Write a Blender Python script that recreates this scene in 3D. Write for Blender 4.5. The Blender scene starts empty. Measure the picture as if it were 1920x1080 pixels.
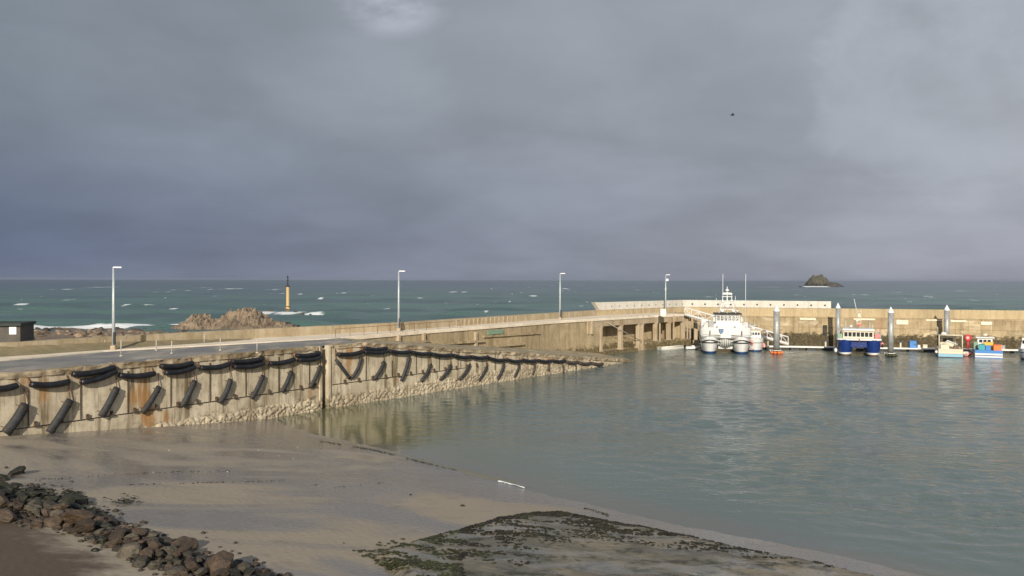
import bpy, math, random
import numpy as np
from mathutils import Vector, Matrix, Euler, noise as mn
R = math.radians
random.seed(7); np.random.seed(7)
scene = bpy.context.scene
col = scene.collection

# ------------------------------------------------------------------ camera
HC = 13.55; FPX = 1663.0
cam_d = bpy.data.cameras.new('camera'); cam = bpy.data.objects.new('camera', cam_d); col.objects.link(cam)
cam_d.sensor_width = 36.0; cam_d.lens = 36.0*FPX/1920.0
cam_d.clip_start = 0.5; cam_d.clip_end = 80000
CM = Matrix.Translation((0, 0, HC)) @ Matrix.Rotation(R(90-0.517), 4, 'X') @ Matrix.Rotation(R(0.12), 4, 'Z')
cam.matrix_world = CM
scene.camera = cam

# ------------------------------------------------------------------ light
SUN_EL = 21.0; SUN_TRAVEL = (0.10, 0.995)
sd = bpy.data.lights.new('sun', 'SUN'); so = bpy.data.objects.new('sun', sd); col.objects.link(so)
sd.energy = 5.0; sd.angle = R(0.5); sd.color = (1.0, 0.92, 0.78)
_d = Vector((SUN_TRAVEL[0]*math.cos(R(SUN_EL)), SUN_TRAVEL[1]*math.cos(R(SUN_EL)), -math.sin(R(SUN_EL))))
so.rotation_euler = _d.to_track_quat('-Z', 'Y').to_euler(); so.location = (0, -20, 60)
scene.view_settings.view_transform = 'Standard'; scene.view_settings.look = 'None'
scene.view_settings.exposure = 0.0; scene.view_settings.gamma = 1.0

class NT:
    def __init__(s, tree): s.t = tree; s.n = tree.nodes; s.l = tree.links
    def add(s, typ, **kw):
        n = s.n.new(typ)
        for k, v in kw.items(): setattr(n, k, v)
        return n
    def put(s, sock, v):
        if isinstance(v, bpy.types.NodeSocket): s.l.new(v, sock)
        elif v is not None: sock.default_value = v
    def math(s, op, a, b=None, c=None, clamp=False):
        n = s.add('ShaderNodeMath', operation=op, use_clamp=clamp)
        s.put(n.inputs[0], a)
        if b is not None: s.put(n.inputs[1], b)
        if c is not None: s.put(n.inputs[2], c)
        return n.outputs[0]
    def mix(s, f, a, b, mode='MIX'):
        n = s.add('ShaderNodeMix', data_type='RGBA', blend_type=mode); n.clamp_factor = True
        c4 = lambda v: v if isinstance(v, bpy.types.NodeSocket) else (v[0], v[1], v[2], 1.0)
        s.put(n.inputs[0], f); s.put(n.inputs[6], c4(a)); s.put(n.inputs[7], c4(b))
        return n.outputs[2]
    def mapr(s, v, a, b, c=0.0, d=1.0, smooth=True):
        n = s.add('ShaderNodeMapRange', interpolation_type='SMOOTHSTEP' if smooth else 'LINEAR')
        s.put(n.inputs[0], v)
        for i, q in enumerate((a, b, c, d)): s.put(n.inputs[i+1], q)
        return n.outputs[0]
    def comb(s, x, y, z):
        n = s.add('ShaderNodeCombineXYZ')
        for i, q in enumerate((x, y, z)): s.put(n.inputs[i], q)
        return n.outputs[0]
    def sep(s, v):
        n = s.add('ShaderNodeSeparateXYZ'); s.put(n.inputs[0], v); return n.outputs
    def scale(s, v, sc):
        n = s.add('ShaderNodeMapping'); s.put(n.inputs[0], v); n.inputs[3].default_value = sc; return n.outputs[0]
    def noise(s, v, scale, detail=4, rough=0.55, dist=0.0):
        n = s.add('ShaderNodeTexNoise'); s.put(n.inputs['Vector'], v)
        n.inputs['Scale'].default_value = scale; n.inputs['Detail'].default_value = detail
        n.inputs['Roughness'].default_value = rough; n.inputs['Distortion'].default_value = dist
        return n.outputs[0]

# ------------------------------------------------------------------ world
W_STR = 0.1
world = bpy.data.worlds.new('World'); scene.world = world; world.use_nodes = True
w = NT(world.node_tree); w.n.clear()
wo = w.add('ShaderNodeOutputWorld'); bg = w.add('ShaderNodeBackground'); w.l.new(bg.outputs[0], wo.inputs[0])
bg.inputs[1].default_value = W_STR
sky = w.add('ShaderNodeTexSky', sky_type='NISHITA'); sky.sun_disc = False
sky.sun_elevation = R(SUN_EL); sky.sun_rotation = math.atan2(-SUN_TRAVEL[0], -SUN_TRAVEL[1])
tc = w.add('ShaderNodeTexCoord'); x, y, z = w.sep(tc.outputs['Generated'])
zz = w.math('ADD', w.math('MAXIMUM', z, 0.0), 0.22)
cp = w.comb(w.math('DIVIDE', x, zz), w.math('DIVIDE', y, zz), 0.0)       # a flat cloud layer seen from below
n1 = w.noise(cp, 0.9, 3, 0.45, 0.4); n2 = w.noise(cp, 2.4, 6, 0.5, 0.4)
sph = w.comb(x, y, w.math('MULTIPLY', z, 1.6))
n3 = w.noise(sph, 5.0, 8, 0.58, 0.25)
K = 1.0/W_STR
def cl(r, g, b):
    f = lambda c: (c/255/12.92 if c/255 <= .04045 else ((c/255+.055)/1.055)**2.4)*K
    return (f(r), f(g), f(b))
az = w.mapr(x, -0.5, 0.5, 0, 1, False)
hor = w.mix(az, cl(94, 105, 130), cl(158, 161, 172))
top = w.mix(az, cl(132, 141, 152), cl(162, 166, 174))
base = w.mix(w.mapr(z, 0.02, 0.22), hor, top)
tone = w.mapr(n1, 0.33, 0.67, 0.90, 1.10); tone = w.math('MULTIPLY', tone, w.mapr(n2, 0.3, 0.7, 0.95, 1.06))
tone = w.math('MULTIPLY', tone, w.mapr(n3, 0.3, 0.7, 0.95, 1.05))
vm = w.add('ShaderNodeVectorMath', operation='SCALE'); w.l.new(base, vm.inputs[0]); w.l.new(tone, vm.inputs[3])
# pale cumulus bank to the north-east and one gap of brighter cloud high up
def blob(u, v, ru, rv):
    du = w.math('DIVIDE', w.math('SUBTRACT', x, u), ru); dv = w.math('DIVIDE', w.math('SUBTRACT', z, v), rv)
    d = w.math('ADD', w.math('MULTIPLY', du, du), w.math('MULTIPLY', dv, dv))
    return w.mapr(d, 0.0, 1.6, 1.0, 0.0)
n4 = w.noise(sph, 9.0, 9, 0.6, 0.5)
m1 = w.math('MULTIPLY', w.mapr(w.math('ADD', blob(0.45, 0.22, 0.15, 0.16), w.math('MULTIPLY', w.math('SUBTRACT', n4, 0.5), 1.5)), 0.28, 0.72), w.mapr(n3, 0.30, 0.62, 0.35, 1.0))
m2 = w.math('MULTIPLY', blob(-0.13, 0.305, 0.06, 0.04), w.mapr(n3, 0.36, 0.55))
m3 = w.math('MULTIPLY', blob(0.46, 0.31, 0.2, 0.12), w.mapr(n3, 0.34, 0.66))
c = w.mix(w.math('MULTIPLY', m1, 0.42), vm.outputs[0], cl(184, 190, 198))
c = w.mix(w.math('MULTIPLY', m3, 0.5), c, cl(178, 186, 198))
c = w.mix(w.math('MULTIPLY', m2, 0.9), c, cl(196, 200, 212))
# pale rim of light right on the horizon
c = w.mix(w.mapr(z, 0.0, 0.03, 0.16, 0.0), c, cl(150, 154, 170))
cover = w.mapr(y, -0.35, 0.25, 0.45, 0.97)                               # open sky on the sun's side
c = w.mix(cover, sky.outputs[0], c)
w.l.new(c, bg.inputs[0])

# ------------------------------------------------------------------ helpers
def hor_ray(px, py):
    d = Vector(((px-960)/FPX, -(py-540)/FPX, -1.0)); return (CM.to_3x3() @ d)
def P(px, py, z):
    d = hor_ray(px, py); t = (z-HC)/d.z; return Vector((d.x*t, d.y*t, z))
def PD(px, py, D):
    d = hor_ray(px, py); t = D/d.y; return Vector((d.x*t, D, HC+d.z*t))
def tag(o, label=None, cat=None, group=None, kind=None):
    if label: o['label'] = label
    if cat: o['category'] = cat
    if group: o['group'] = group
    if kind: o['kind'] = kind
    return o
def empty(name, loc, rz=0.0):
    o = bpy.data.objects.new(name, None); col.objects.link(o); o.location = loc; o.rotation_euler = (0, 0, rz)
    o.empty_display_size = 0.2; return o
def copy_tree(o, parent=None):
    c = o.copy(); col.objects.link(c); c.parent = parent
    for ch in list(o.children): copy_tree(ch, c)
    return c
class MB:
    def __init__(s): s.v = []; s.f = []; s.m = []; s.s = []; s.uv = {}
    def addv(s, p, uv=None):
        s.v.append(tuple(p)); 
        if uv: s.uv[len(s.v)-1] = uv
        return len(s.v)-1
    def face(s, idx, m=0, sm=False): s.f.append(tuple(idx)); s.m.append(m); s.s.append(sm)
    def box(s, c, sz, m=0, rz=0.0, taper=1.0, rot=None):
        cx, cy, cz = c; a, b, h = sz[0]/2, sz[1]/2, sz[2]/2
        M = rot if rot is not None else Matrix.Rotation(rz, 3, 'Z')
        i0 = len(s.v)
        for dz, k in ((-h, 1.0), (h, taper)):
            for dx, dy in ((-a, -b), (a, -b), (a, b), (-a, b)):
                q = M @ Vector((dx*k, dy*k, dz)); s.v.append((cx+q.x, cy+q.y, cz+q.z))
        for f in ((3, 2, 1, 0), (4, 5, 6, 7), (0, 1, 5, 4), (1, 2, 6, 5), (2, 3, 7, 6), (3, 0, 4, 7)):
            s.face([i0+k for k in f], m)
        return s
    def bbox(s, c, sz, b, m=0, rz=0.0):
        """box with chamfered vertical edges and top"""
        cx, cy, cz = c; a, d, h = sz[0]/2, sz[1]/2, sz[2]/2
        M = Matrix.Rotation(rz, 3, 'Z'); i0 = len(s.v)
        rings = ((-h, 0.0), (h-b, 0.0), (h, b))
        for zc, ins in rings:
            A, D = a-ins, d-ins
            for dx, dy in ((-A+b, -D), (A-b, -D), (A, -D+b), (A, D-b), (A-b, D), (-A+b, D), (-A, D-b), (-A, -D+b)):
                q = M @ Vector((dx, dy, zc)); s.v.append((cx+q.x, cy+q.y, cz+q.z))
        for r in range(2):
            for k in range(8):
                k2 = (k+1) % 8; s.face([i0+r*8+k, i0+r*8+k2, i0+r*8+8+k2, i0+r*8+8+k], m)
        s.face([i0+16+k for k in range(8)], m); s.face([i0+7-k for k in range(8)], m)
        return s
    def tube(s, pts, r, n=10, m=0, cap=True, sm=True, flat=1.0, flat_axis=None):
        pts = [Vector(p) for p in pts]; rs = r if isinstance(r, (list, tuple)) else [r]*len(pts)
        i0 = len(s.v); up = None
        for i, p in enumerate(pts):
            t = (pts[min(i+1, len(pts)-1)]-pts[max(i-1, 0)]).normalized()
            if up is None:
                up = Vector((0, 0, 1)) if abs(t.z) < 0.9 else Vector((1, 0, 0))
            a = t.cross(up).normalized(); b = a.cross(t).normalized(); up = b
            for k in range(n):
                an = 2*math.pi*k/n; q = a*math.cos(an)*rs[i]+b*math.sin(an)*rs[i]
                if flat_axis is not None: q = q - flat_axis*(q.dot(flat_axis)*(1-flat))
                s.v.append(tuple(p+q))
        for i in range(len(pts)-1):
            for k in range(n):
                k2 = (k+1) % n; a = i0+i*n
                s.face([a+k2, a+k, a+n+k, a+n+k2], m, sm)
        if cap:
            s.face([i0+k for k in range(n)], m); a = i0+(len(pts)-1)*n; s.face([a+n-1-k for k in range(n)], m)
        return s
    def sphere(s, c, r, m=0, nu=12, nv=8, sq=(1, 1, 1), z0=-1.0):
        i0 = len(s.v)
        for j in range(nv+1):
            th = math.pi*j/nv
            for k in range(nu):
                ph = 2*math.pi*k/nu; zc = max(math.cos(th), z0)
                s.v.append((c[0]+r*sq[0]*math.sin(th)*math.cos(ph), c[1]+r*sq[1]*math.sin(th)*math.sin(ph), c[2]+r*sq[2]*zc))
        for j in range(nv):
            for k in range(nu):
                k2 = (k+1) % nu; s.face([i0+j*nu+k, i0+(j+1)*nu+k, i0+(j+1)*nu+k2, i0+j*nu+k2], m, True)
        return s
    def grid(s, P2, m=0, sm=True, uv=None, keep=None):
        nr, nc = len(P2), len(P2[0]); i0 = len(s.v)
        for i in range(nr):
            for j in range(nc):
                s.v.append(tuple(P2[i][j]))
                if uv: s.uv[len(s.v)-1] = uv[i][j]
        for i in range(nr-1):
            for j in range(nc-1):
                if keep is None or keep(i, j): s.face([i0+i*nc+j, i0+i*nc+j+1, i0+(i+1)*nc+j+1, i0+(i+1)*nc+j], m, sm)
        return s
    def build(s, name, mats, parent=None, loc=None, bevel=0.0):
        me = bpy.data.meshes.new(name); me.from_pydata(s.v, [], s.f)
        if not isinstance(mats, (list, tuple)): mats = [mats]
        for q in mats: me.materials.append(q)
        me.polygons.foreach_set('material_index', s.m); me.polygons.foreach_set('use_smooth', s.s)
        if s.uv:
            ul = me.uv_layers.new(name='UVMap')
            li = np.zeros(len(me.loops), dtype=np.int32); me.loops.foreach_get('vertex_index', li)
            uva = np.zeros((len(s.v), 2), dtype=np.float32)
            for k, q in s.uv.items(): uva[k] = q
            ul.data.foreach_set('uv', uva[li].ravel())
        me.update()
        o = bpy.data.objects.new(name, me); col.objects.link(o)
        if parent: o.parent = parent
        if loc is not None: o.location = loc
        if bevel:
            b = o.modifiers.new('bevel', 'BEVEL'); b.width = bevel; b.segments = 2; b.limit_method = 'ANGLE'
        return o

# ------------------------------------------------------------------ materials
M = {}
def newmat(name):
    m = bpy.data.materials.new(name); m.use_nodes = True; t = NT(m.node_tree)
    b = t.n['Principled BSDF']; M[name] = m; return m, t, b
def bump(t, b, h, strength, dist):
    n = t.add('ShaderNodeBump'); n.inputs['Strength'].default_value = 1.0
    t.put(n.inputs['Strength'], strength); n.inputs['Distance'].default_value = dist
    t.l.new(h, n.inputs['Height']); t.l.new(n.outputs[0], b.inputs['Normal']); return n
def simple(name, c, rough=0.5, metal=0.0, var=0.12, sc=3.0, spec=0.5, bmp=0.0, dirt=None):
    m, t, b = newmat(name); g = t.add('ShaderNodeTexCoord')
    n = t.noise(g.outputs['Object'], sc, 5, 0.6)
    k = t.mapr(n, 0.3, 0.7, 1-var, 1+var)
    vm = t.add('ShaderNodeVectorMath', operation='SCALE'); vm.inputs[0].default_value = c[:3]; t.l.new(k, vm.inputs[3])
    out = vm.outputs[0]
    if dirt:
        st = t.noise(t.scale(g.outputs['Object'], (3, 3, 0.5)), 1.0, 5, 0.7)
        out = t.mix(t.mapr(st, 0.55, 0.8, 0, dirt[3]), out, dirt[:3])
    t.l.new(out, b.inputs['Base Color'])
    b.inputs['Roughness'].default_value = rough; b.inputs['Metallic'].default_value = metal
    b.inputs['Specular IOR Level'].default_value = spec
    if bmp: bump(t, b, t.noise(g.outputs['Object'], sc*4, 5, 0.6), 0.6, bmp)
    return m
simple('white_paint', (.70, .70, .69), .35, var=.04, dirt=(.5, .42, .3, .35))
simple('white_hull', (.66, .66, .65), .3, var=.04, dirt=(.45, .40, .32, .3))
simple('cream_paint', (.62, .55, .42), .5, var=.08, dirt=(.3, .2, .12, .5))
simple('pale_grey', (.48, .48, .46), .5, var=.08)
simple('grey_shade', (.30, .30, .29), .6, var=.15)
simple('navy', (.010, .032, .16), .25, var=.12)
simple('antifoul_blue', (.02, .07, .20), .6, var=.2)
simple('light_blue', (.22, .42, .55), .45, var=.1)
simple('mid_blue', (.05, .20, .50), .45, var=.1)
simple('teal', (.04, .30, .33), .5, var=.1)
simple('orange', (.75, .16, .03), .5, var=.15)
simple('yellow', (.75, .42, .05), .5, var=.12)
simple('red', (.50, .03, .035), .45, var=.1)
simple('pink_red', (.70, .18, .18), .5, var=.1)
simple('dark_rubber', (.010, .0105, .014), .42, var=.4, sc=2.0, bmp=.01)
simple('faded_rubber', (.030, .030, .032), .7, var=.35, sc=3.0, bmp=.02, dirt=(.07, .06, .05, .6))
simple('weedy_rubber', (.055, .045, .038), .8, var=.4, sc=4.0, bmp=.03, dirt=(.12, .10, .06, .7))
simple('black', (.012, .012, .014), .5)
simple('antifoul_brown', (.14, .09, .07), .7, var=.3)
simple('glass_dark', (.015, .02, .025), .08, spec=.8)
simple('galvanised', (.42, .46, .48), .45, metal=.25, var=.12, sc=1.5)
simple('pile_steel', (.34, .345, .34), .5, metal=.25, var=.25, sc=1.2, dirt=(.16, .13, .10, .5))
simple('pile_cap', (.72, .74, .76), .4, var=.05)
simple('alu', (.60, .59, .56), .45, metal=.2, var=.12, dirt=(.3, .2, .12, .5))
simple('rust', (.16, .06, .025), .8, var=.4)
simple('green_paint', (.20, .30, .21), .6, var=.15)
simple('hut_wall', (.085, .075, .065), .8, var=.2, sc=1.0)
simple('hut_roof', (.02, .028, .025), .7, var=.2)
simple('stain_dark', (.075, .048, .028), .8, var=.4)
simple('rope', (.35, .25, .15), .9, var=.2)
simple('bird_dark', (.03, .03, .035), .7)
simple('weed_dark', (.018, .016, .008), .6, var=.6, sc=1.2)
simple('weed_green', (.034, .040, .012), .6, var=.4, sc=1.2)
simple('post_pale', (.42, .39, .34), .6, var=.1)
simple('tower_yellow', (.55, .38, .17), .55, var=.1, dirt=(.35, .10, .03, .5))
simple('foam', (.82, .84, .84), .9, var=.06, sc=.4)
simple('pink_float', (.75, .30, .28), .5)

def masonry(name, c1, c2, stain, weed=None, block=None, streak=0.8, bmp=.03, weedz=None, pale=None, rough=.85, rust=None):
    """concrete or stone on a wall with UV = metres along, height above water"""
    m, t, b = newmat(name); g = t.add('ShaderNodeTexCoord'); uv = g.outputs['UV']; ob = g.outputs['Object']
    u, v, _ = t.sep(uv)
    c = t.mix(t.mapr(t.noise(ob, .35, 6, .65), .35, .65), c1, c2)
    c = t.mix(t.mapr(t.noise(ob, 2.2, 6, .7), .48, .75, 0, .6), c, [q*.62 for q in c2])
    st = t.noise(t.scale(uv, (1.1, .10, 1)), 1.0, 6, .7)
    c = t.mix(t.math('MULTIPLY', t.mapr(st, .46, .66), streak), c, stain)
    st2 = t.noise(t.scale(uv, (4.0, .3, 1)), 1.0, 4, .6)
    c = t.mix(t.mapr(st2, .56, .75, 0, streak*.6), c, [q*.5 for q in stain])
    h = t.noise(ob, 3.0, 8, .7)
    if rust:
        r_ = t.math('MULTIPLY', t.mapr(t.noise(t.scale(uv, (.16, .12, 1)), 1.0, 3, .5), .56, .66), t.mapr(st, .38, .58))
        c = t.mix(t.math('MULTIPLY', r_, .8), c, rust)
    if pale:
        c = t.mix(t.mapr(t.noise(t.scale(uv, (.25, .5, 1)), 1.0, 5, .6), .56, .64, 0, .8), c, pale)
    if block:
        br = t.add('ShaderNodeTexBrick'); t.l.new(uv, br.inputs['Vector']); br.inputs['Scale'].default_value = 1.0
        br.inputs['Brick Width'].default_value = block[0]; br.inputs['Row Height'].default_value = block[1]
        br.inputs['Mortar Size'].default_value = block[2]; br.inputs['Mortar Smooth'].default_value = .6; br.inputs['Bias'].default_value = 0
        br.inputs['Color1'].default_value = (.8, .8, .8, 1); br.inputs['Color2'].default_value = (1.12, 1.12, 1.12, 1); br.inputs['Mortar'].default_value = (.45, .42, .38, 1)
        c = t.mix(.75, c, br.outputs[0], 'MULTIPLY')
    if weed:
        edge = t.math('ADD', v, t.mapr(t.noise(t.scale(uv, (.8, 1.2, 1)), 1.0, 6, .65), .25, .75, -1.0, 1.0, False))
        f = t.mapr(edge, weedz, weedz+.7, 1, 0)
        wc = t.mix(t.mapr(t.noise(ob, 2.5, 5, .7), .4, .65), weed, [q*3.2 for q in weed])
        c = t.mix(t.math('MULTIPLY', f, .93), c, wc)
    t.l.new(c, b.inputs['Base Color']); b.inputs['Roughness'].default_value = rough; b.inputs['Specular IOR Level'].default_value = .25
    bump(t, b, h, .8, bmp)
    return m
masonry('quay_concrete', (.63, .545, .405), (.44, .37, .265), (.17, .13, .075), streak=1.0, rust=(.36, .18, .06), weed=(.095, .078, .05), weedz=.75)
masonry('coping_concrete', (.50, .41, .29), (.22, .17, .10), (.13, .09, .05), streak=.7, bmp=.08)
masonry('oyster_crust', (.54, .46, .33), (.30, .24, .165), (.16, .12, .08), streak=.5, bmp=.05)
masonry('parapet_stone', (.46, .385, .27), (.38, .30, .19), (.24, .18, .10), streak=.6)
masonry('retaining_stone', (.44, .35, .22), (.33, .26, .16), (.18, .13, .07), streak=.7, weed=(.07, .055, .028), weedz=1.2)
masonry('arm_stone', (.45, .355, .22), (.34, .26, .155), (.19, .14, .08), streak=.6, block=(4.6, 1.9, .05), weed=(.034, .027, .015), weedz=2.2, pale=(.55, .46, .32))
masonry('arm_parapet', (.47, .38, .235), (.43, .34, .21), (.30, .22, .12), streak=.5, block=(6.5, 4.0, .03))
masonry('white_concrete', (.63, .60, .54), (.56, .53, .47), (.42, .38, .32), streak=.5, bmp=.01)
masonry('deck_concrete', (.46, .38, .27), (.38, .30, .20), (.24, .13, .06), streak=.7)

m, t, b = newmat('asphalt'); g = t.add('ShaderNodeTexCoord'); ob = g.outputs['Object']
c = t.mix(t.mapr(t.noise(ob, .25, 5, .6), .4, .6), (.19, .185, .185), (.27, .255, .23))
c = t.mix(t.mapr(t.noise(t.scale(ob, (.5, .12, 1)), .8, 5, .6), .54, .66, 0, .8), c, (.42, .36, .29))
c = t.mix(t.mapr(t.noise(ob, .09, 3, .5), .58, .7, 0, .6), c, (.20, .13, .11))
t.l.new(c, b.inputs['Base Color']); b.inputs['Specular IOR Level'].default_value = .2; t.l.new(t.mapr(t.noise(ob, .2, 4, .6), .4, .62, .55, .9), b.inputs['Roughness']); bump(t, b, t.noise(ob, 6, 6, .7), .5, .02)
m, t, b = newmat('walkway'); g = t.add('ShaderNodeTexCoord'); ob = g.outputs['Object']
c = t.mix(t.mapr(t.noise(ob, .4, 5, .65), .35, .65), (.80, .70, .56), (.68, .58, .45))
c = t.mix(t.mapr(t.noise(ob, 1.6, 5, .65), .58, .75, 0, .6), c, (.28, .22, .15))
t.l.new(c, b.inputs['Base Color']); b.inputs['Roughness'].default_value = .85; bump(t, b, t.noise(ob, 4, 6, .7), .6, .03)
m, t, b = newmat('slipway'); g = t.add('ShaderNodeTexCoord'); ob = g.outputs['Object']
c = t.mix(t.mapr(t.noise(ob, .5, 6, .65), .4, .6), (.44, .36, .25), (.26, .215, .13))
c = t.mix(t.mapr(t.noise(ob, 1.3, 5, .65), .52, .62, 0, .8), c, (.15, .13, .06))
t.l.new(c, b.inputs['Base Color']); b.inputs['Roughness'].default_value = .8; bump(t, b, t.noise(ob, 3, 6, .7), .8, .06)

# beach: signed distance from the waterline, inland positive
SN = (-.725, -.688); S0 = (-27.0, 88.0)
def shore_s(x, y): return (x-S0[0])*SN[0]+(y-S0[1])*SN[1]
def beach_h(x, y):
    s = shore_s(x, y)
    s += 1.6*mn.noise(Vector((x*.06, y*.06, 3.1)))+.5*mn.noise(Vector((x*.25, y*.25, 7.7)))
    h = .088*s if s > 0 else max(.06*s, -2.5)
    return h + .05*mn.noise(Vector((x*.35, y*.12, 0)))*min(1, max(0, s/5+.3))+.02*mn.noise(Vector((x*.9, y*.9, 0)))
def PB(px, py, dz=0.0):
    z = .8
    for _ in range(12):
        p = P(px, py, z); z = .5*z+.5*(max(beach_h(p.x, p.y), 0)+dz)
    p = P(px, py, z); return p
m, t, b = newmat('sand'); g = t.add('ShaderNodeTexCoord'); ob = g.outputs['Object']; x, y, z = t.sep(ob)
s_ = t.math('ADD', t.math('MULTIPLY', t.math('SUBTRACT', x, S0[0]), SN[0]), t.math('MULTIPLY', t.math('SUBTRACT', y, S0[1]), SN[1]))
n1 = t.noise(t.scale(ob, (.45, .9, 1)), .13, 6, .55, 1.2); n2 = t.noise(t.scale(ob, (1, 1.4, 1)), .5, 6, .6)
wet = t.mapr(t.math('ADD', n1, t.mapr(s_, 0, 34, .12, -.06, False)), .45, .60)
c = t.mix(wet, (.34, .285, .215), (.19, .172, .155))
c = t.mix(t.mapr(n2, .5, .8, 0, .5), c, (.12, .10, .075))
up = t.mapr(t.math('ADD', s_, t.math('MULTIPLY', t.math('SUBTRACT', n2, .5), 5.0)), 28.2, 30.2)
c = t.mix(t.math('MULTIPLY', up, .9), c, (.085, .055, .034))
t.l.new(c, b.inputs['Base Color'])
t.l.new(t.mapr(wet, 0, 1, .62, .16, False), b.inputs['Roughness'])
t.l.new(t.mapr(wet, 0, 1, .3, .6, False), b.inputs['Specular IOR Level'])
rp = t.noise(t.scale(ob, (1, 2.6, 1)), 1.6, 6, .65)
wv = t.add('ShaderNodeTexWave'); t.l.new(t.scale(ob, (.55, 1.3, 1)), wv.inputs['Vector']); wv.inputs['Scale'].default_value = 1.1; wv.inputs['Distortion'].default_value = 9; wv.inputs['Detail'].default_value = 3
bump(t, b, t.math('ADD', rp, t.math('MULTIPLY', wv.outputs[1], .35)), .7, .035)

# harbour water: murky, olive over the shallow sand
m, t, b = newmat('harbour_water'); g = t.add('ShaderNodeTexCoord'); ob = g.outputs['Object']; x, y, z = t.sep(ob)
s_ = t.math('ADD', t.math('MULTIPLY', t.math('SUBTRACT', x, S0[0]), SN[0]), t.math('MULTIPLY', t.math('SUBTRACT', y, S0[1]), SN[1]))
big = t.noise(t.scale(ob, (.6, 1.2, 1)), .05, 4, .5, .5)
sh = t.math('ADD', s_, t.math('MULTIPLY', t.math('SUBTRACT', big, .5), 14.0))
c = t.mix(t.math('MULTIPLY', t.mapr(sh, -26, -4), t.mapr(x, 12, -14, .12, 1.0)), (.098, .138, .128), (.150, .146, .070))
c = t.mix(t.mapr(s_, -4, -.5, 0, .7), c, (.15, .135, .11))
c = t.mix(t.mapr(big, .5, .62, 0, .4), c, (.115, .135, .135))
t.l.new(c, b.inputs['Base Color']); b.inputs['Roughness'].default_value = .08; b.inputs['IOR'].default_value = 1.33
ra = t.noise(t.scale(ob, (1.0, 1.25, 1)), 1.05, 4, .6, .5); rb = t.noise(t.scale(ob, (.7, 1.2, 1)), .33, 4, .55, .4)
rc = t.noise(t.scale(ob, (1.0, 1.2, 1)), 3.5, 3, .5)
hh = t.math('ADD', t.math('ADD', t.math('MULTIPLY', ra, .6), t.math('MULTIPLY', rb, 1.2)), t.math('MULTIPLY', rc, .12))
calm = t.math('MULTIPLY', t.mapr(x, -14, 26, .16, 1.0), t.mapr(t.noise(t.scale(ob, (.5, 1.4, 1)), .06, 4, .5), .4, .6, .55, 1.0))
calm = t.math('MULTIPLY', calm, t.mapr(s_, -3, -14, .35, 1.0))
bump(t, b, hh, calm, .30)

# open sea with foam painted where the waves break (attribute = whitewater cover)
m, t, b = newmat('sea_water'); g = t.add('ShaderNodeTexCoord'); ob = g.outputs['Object']; x, y, z = t.sep(ob)
big = t.noise(t.scale(ob, (.4, 1.0, 1)), .012, 4, .55)
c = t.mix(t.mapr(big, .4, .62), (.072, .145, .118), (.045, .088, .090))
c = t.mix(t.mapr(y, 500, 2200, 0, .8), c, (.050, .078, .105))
at = t.add('ShaderNodeAttribute', attribute_name='foam'); fm = at.outputs['Fac']
fn = t.noise(t.scale(ob, (1, 1, 1)), .6, 5, .7)
fmask = t.mapr(t.math('ADD', fm, t.math('MULTIPLY', t.math('SUBTRACT', fn, .5), 1.5)), .50, .95)
c = t.mix(fmask, c, (.80, .82, .82))
t.l.new(c, b.inputs['Base Color']); t.l.new(t.mapr(fmask, 0, 1, .22, .9), b.inputs['Roughness'])
b.inputs['IOR'].default_value = 1.33; b.inputs['Specular IOR Level'].default_value = .35
ra = t.noise(t.scale(ob, (.7, 1.5, 1)), .8, 5, .6, .3); rb = t.noise(t.scale(ob, (.5, 1.3, 1)), .16, 4, .6, .3)
bump(t, b, t.math('ADD', t.math('MULTIPLY', ra, .5), t.math('MULTIPLY', rb, 1.8)), .8, .6)

def rockmat(name, a, bb, cc, sc=1.2, rough=.8, bmp=.08):
    m, t, b = newmat(name); g = t.add('ShaderNodeTexCoord'); oi = t.add('ShaderNodeObjectInfo'); ob = g.outputs['Object']
    n = t.noise(ob, sc, 7, .65); c = t.mix(t.mapr(n, .35, .65), a, bb)
    c = t.mix(t.mapr(t.noise(ob, sc*3, 6, .7), .5, .7, 0, .7), c, cc)
    k = t.mapr(oi.outputs['Random'], 0, 1, .55, 1.45, False)
    vm = t.add('ShaderNodeVectorMath', operation='SCALE'); t.l.new(c, vm.inputs[0]); t.l.new(k, vm.inputs[3])
    t.l.new(vm.outputs[0], b.inputs['Base Color']); b.inputs['Roughness'].default_value = rough
    bump(t, b, t.noise(ob, sc*2.5, 8, .7), .9, bmp); return m
rockmat('boulder_brown', (.090, .058, .035), (.052, .035, .022), (.024, .017, .010), rough=.55, bmp=.12)
rockmat('boulder_grey', (.095, .078, .055), (.058, .048, .034), (.030, .028, .014), rough=.55, bmp=.12)
rockmat('boulder_pale', (.19, .155, .115), (.14, .11, .08), (.15, .11, .06))
rockmat('boulder_black', (.016, .015, .009), (.028, .028, .012), (.010, .010, .007), rough=.5)
rockmat('cliff', (.27, .205, .14), (.17, .125, .085), (.07, .05, .036), sc=.30, bmp=1.0)
rockmat('cliff_dark', (.06, .045, .035), (.10, .075, .055), (.03, .025, .02), sc=.6, bmp=.4)
rockmat('shore_stone', (.26, .19, .125), (.16, .115, .08), (.07, .052, .038), sc=.7)
rockmat('islet_grass', (.17, .155, .11), (.13, .12, .085), (.12, .10, .08), sc=.05, bmp=2)
rockmat('islet_rock', (.085, .075, .07), (.055, .05, .05), (.12, .10, .085), sc=.06, bmp=3)
rockmat('bank', (.145, .12, .065), (.20, .155, .09), (.10, .10, .04), sc=.8)

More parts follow.
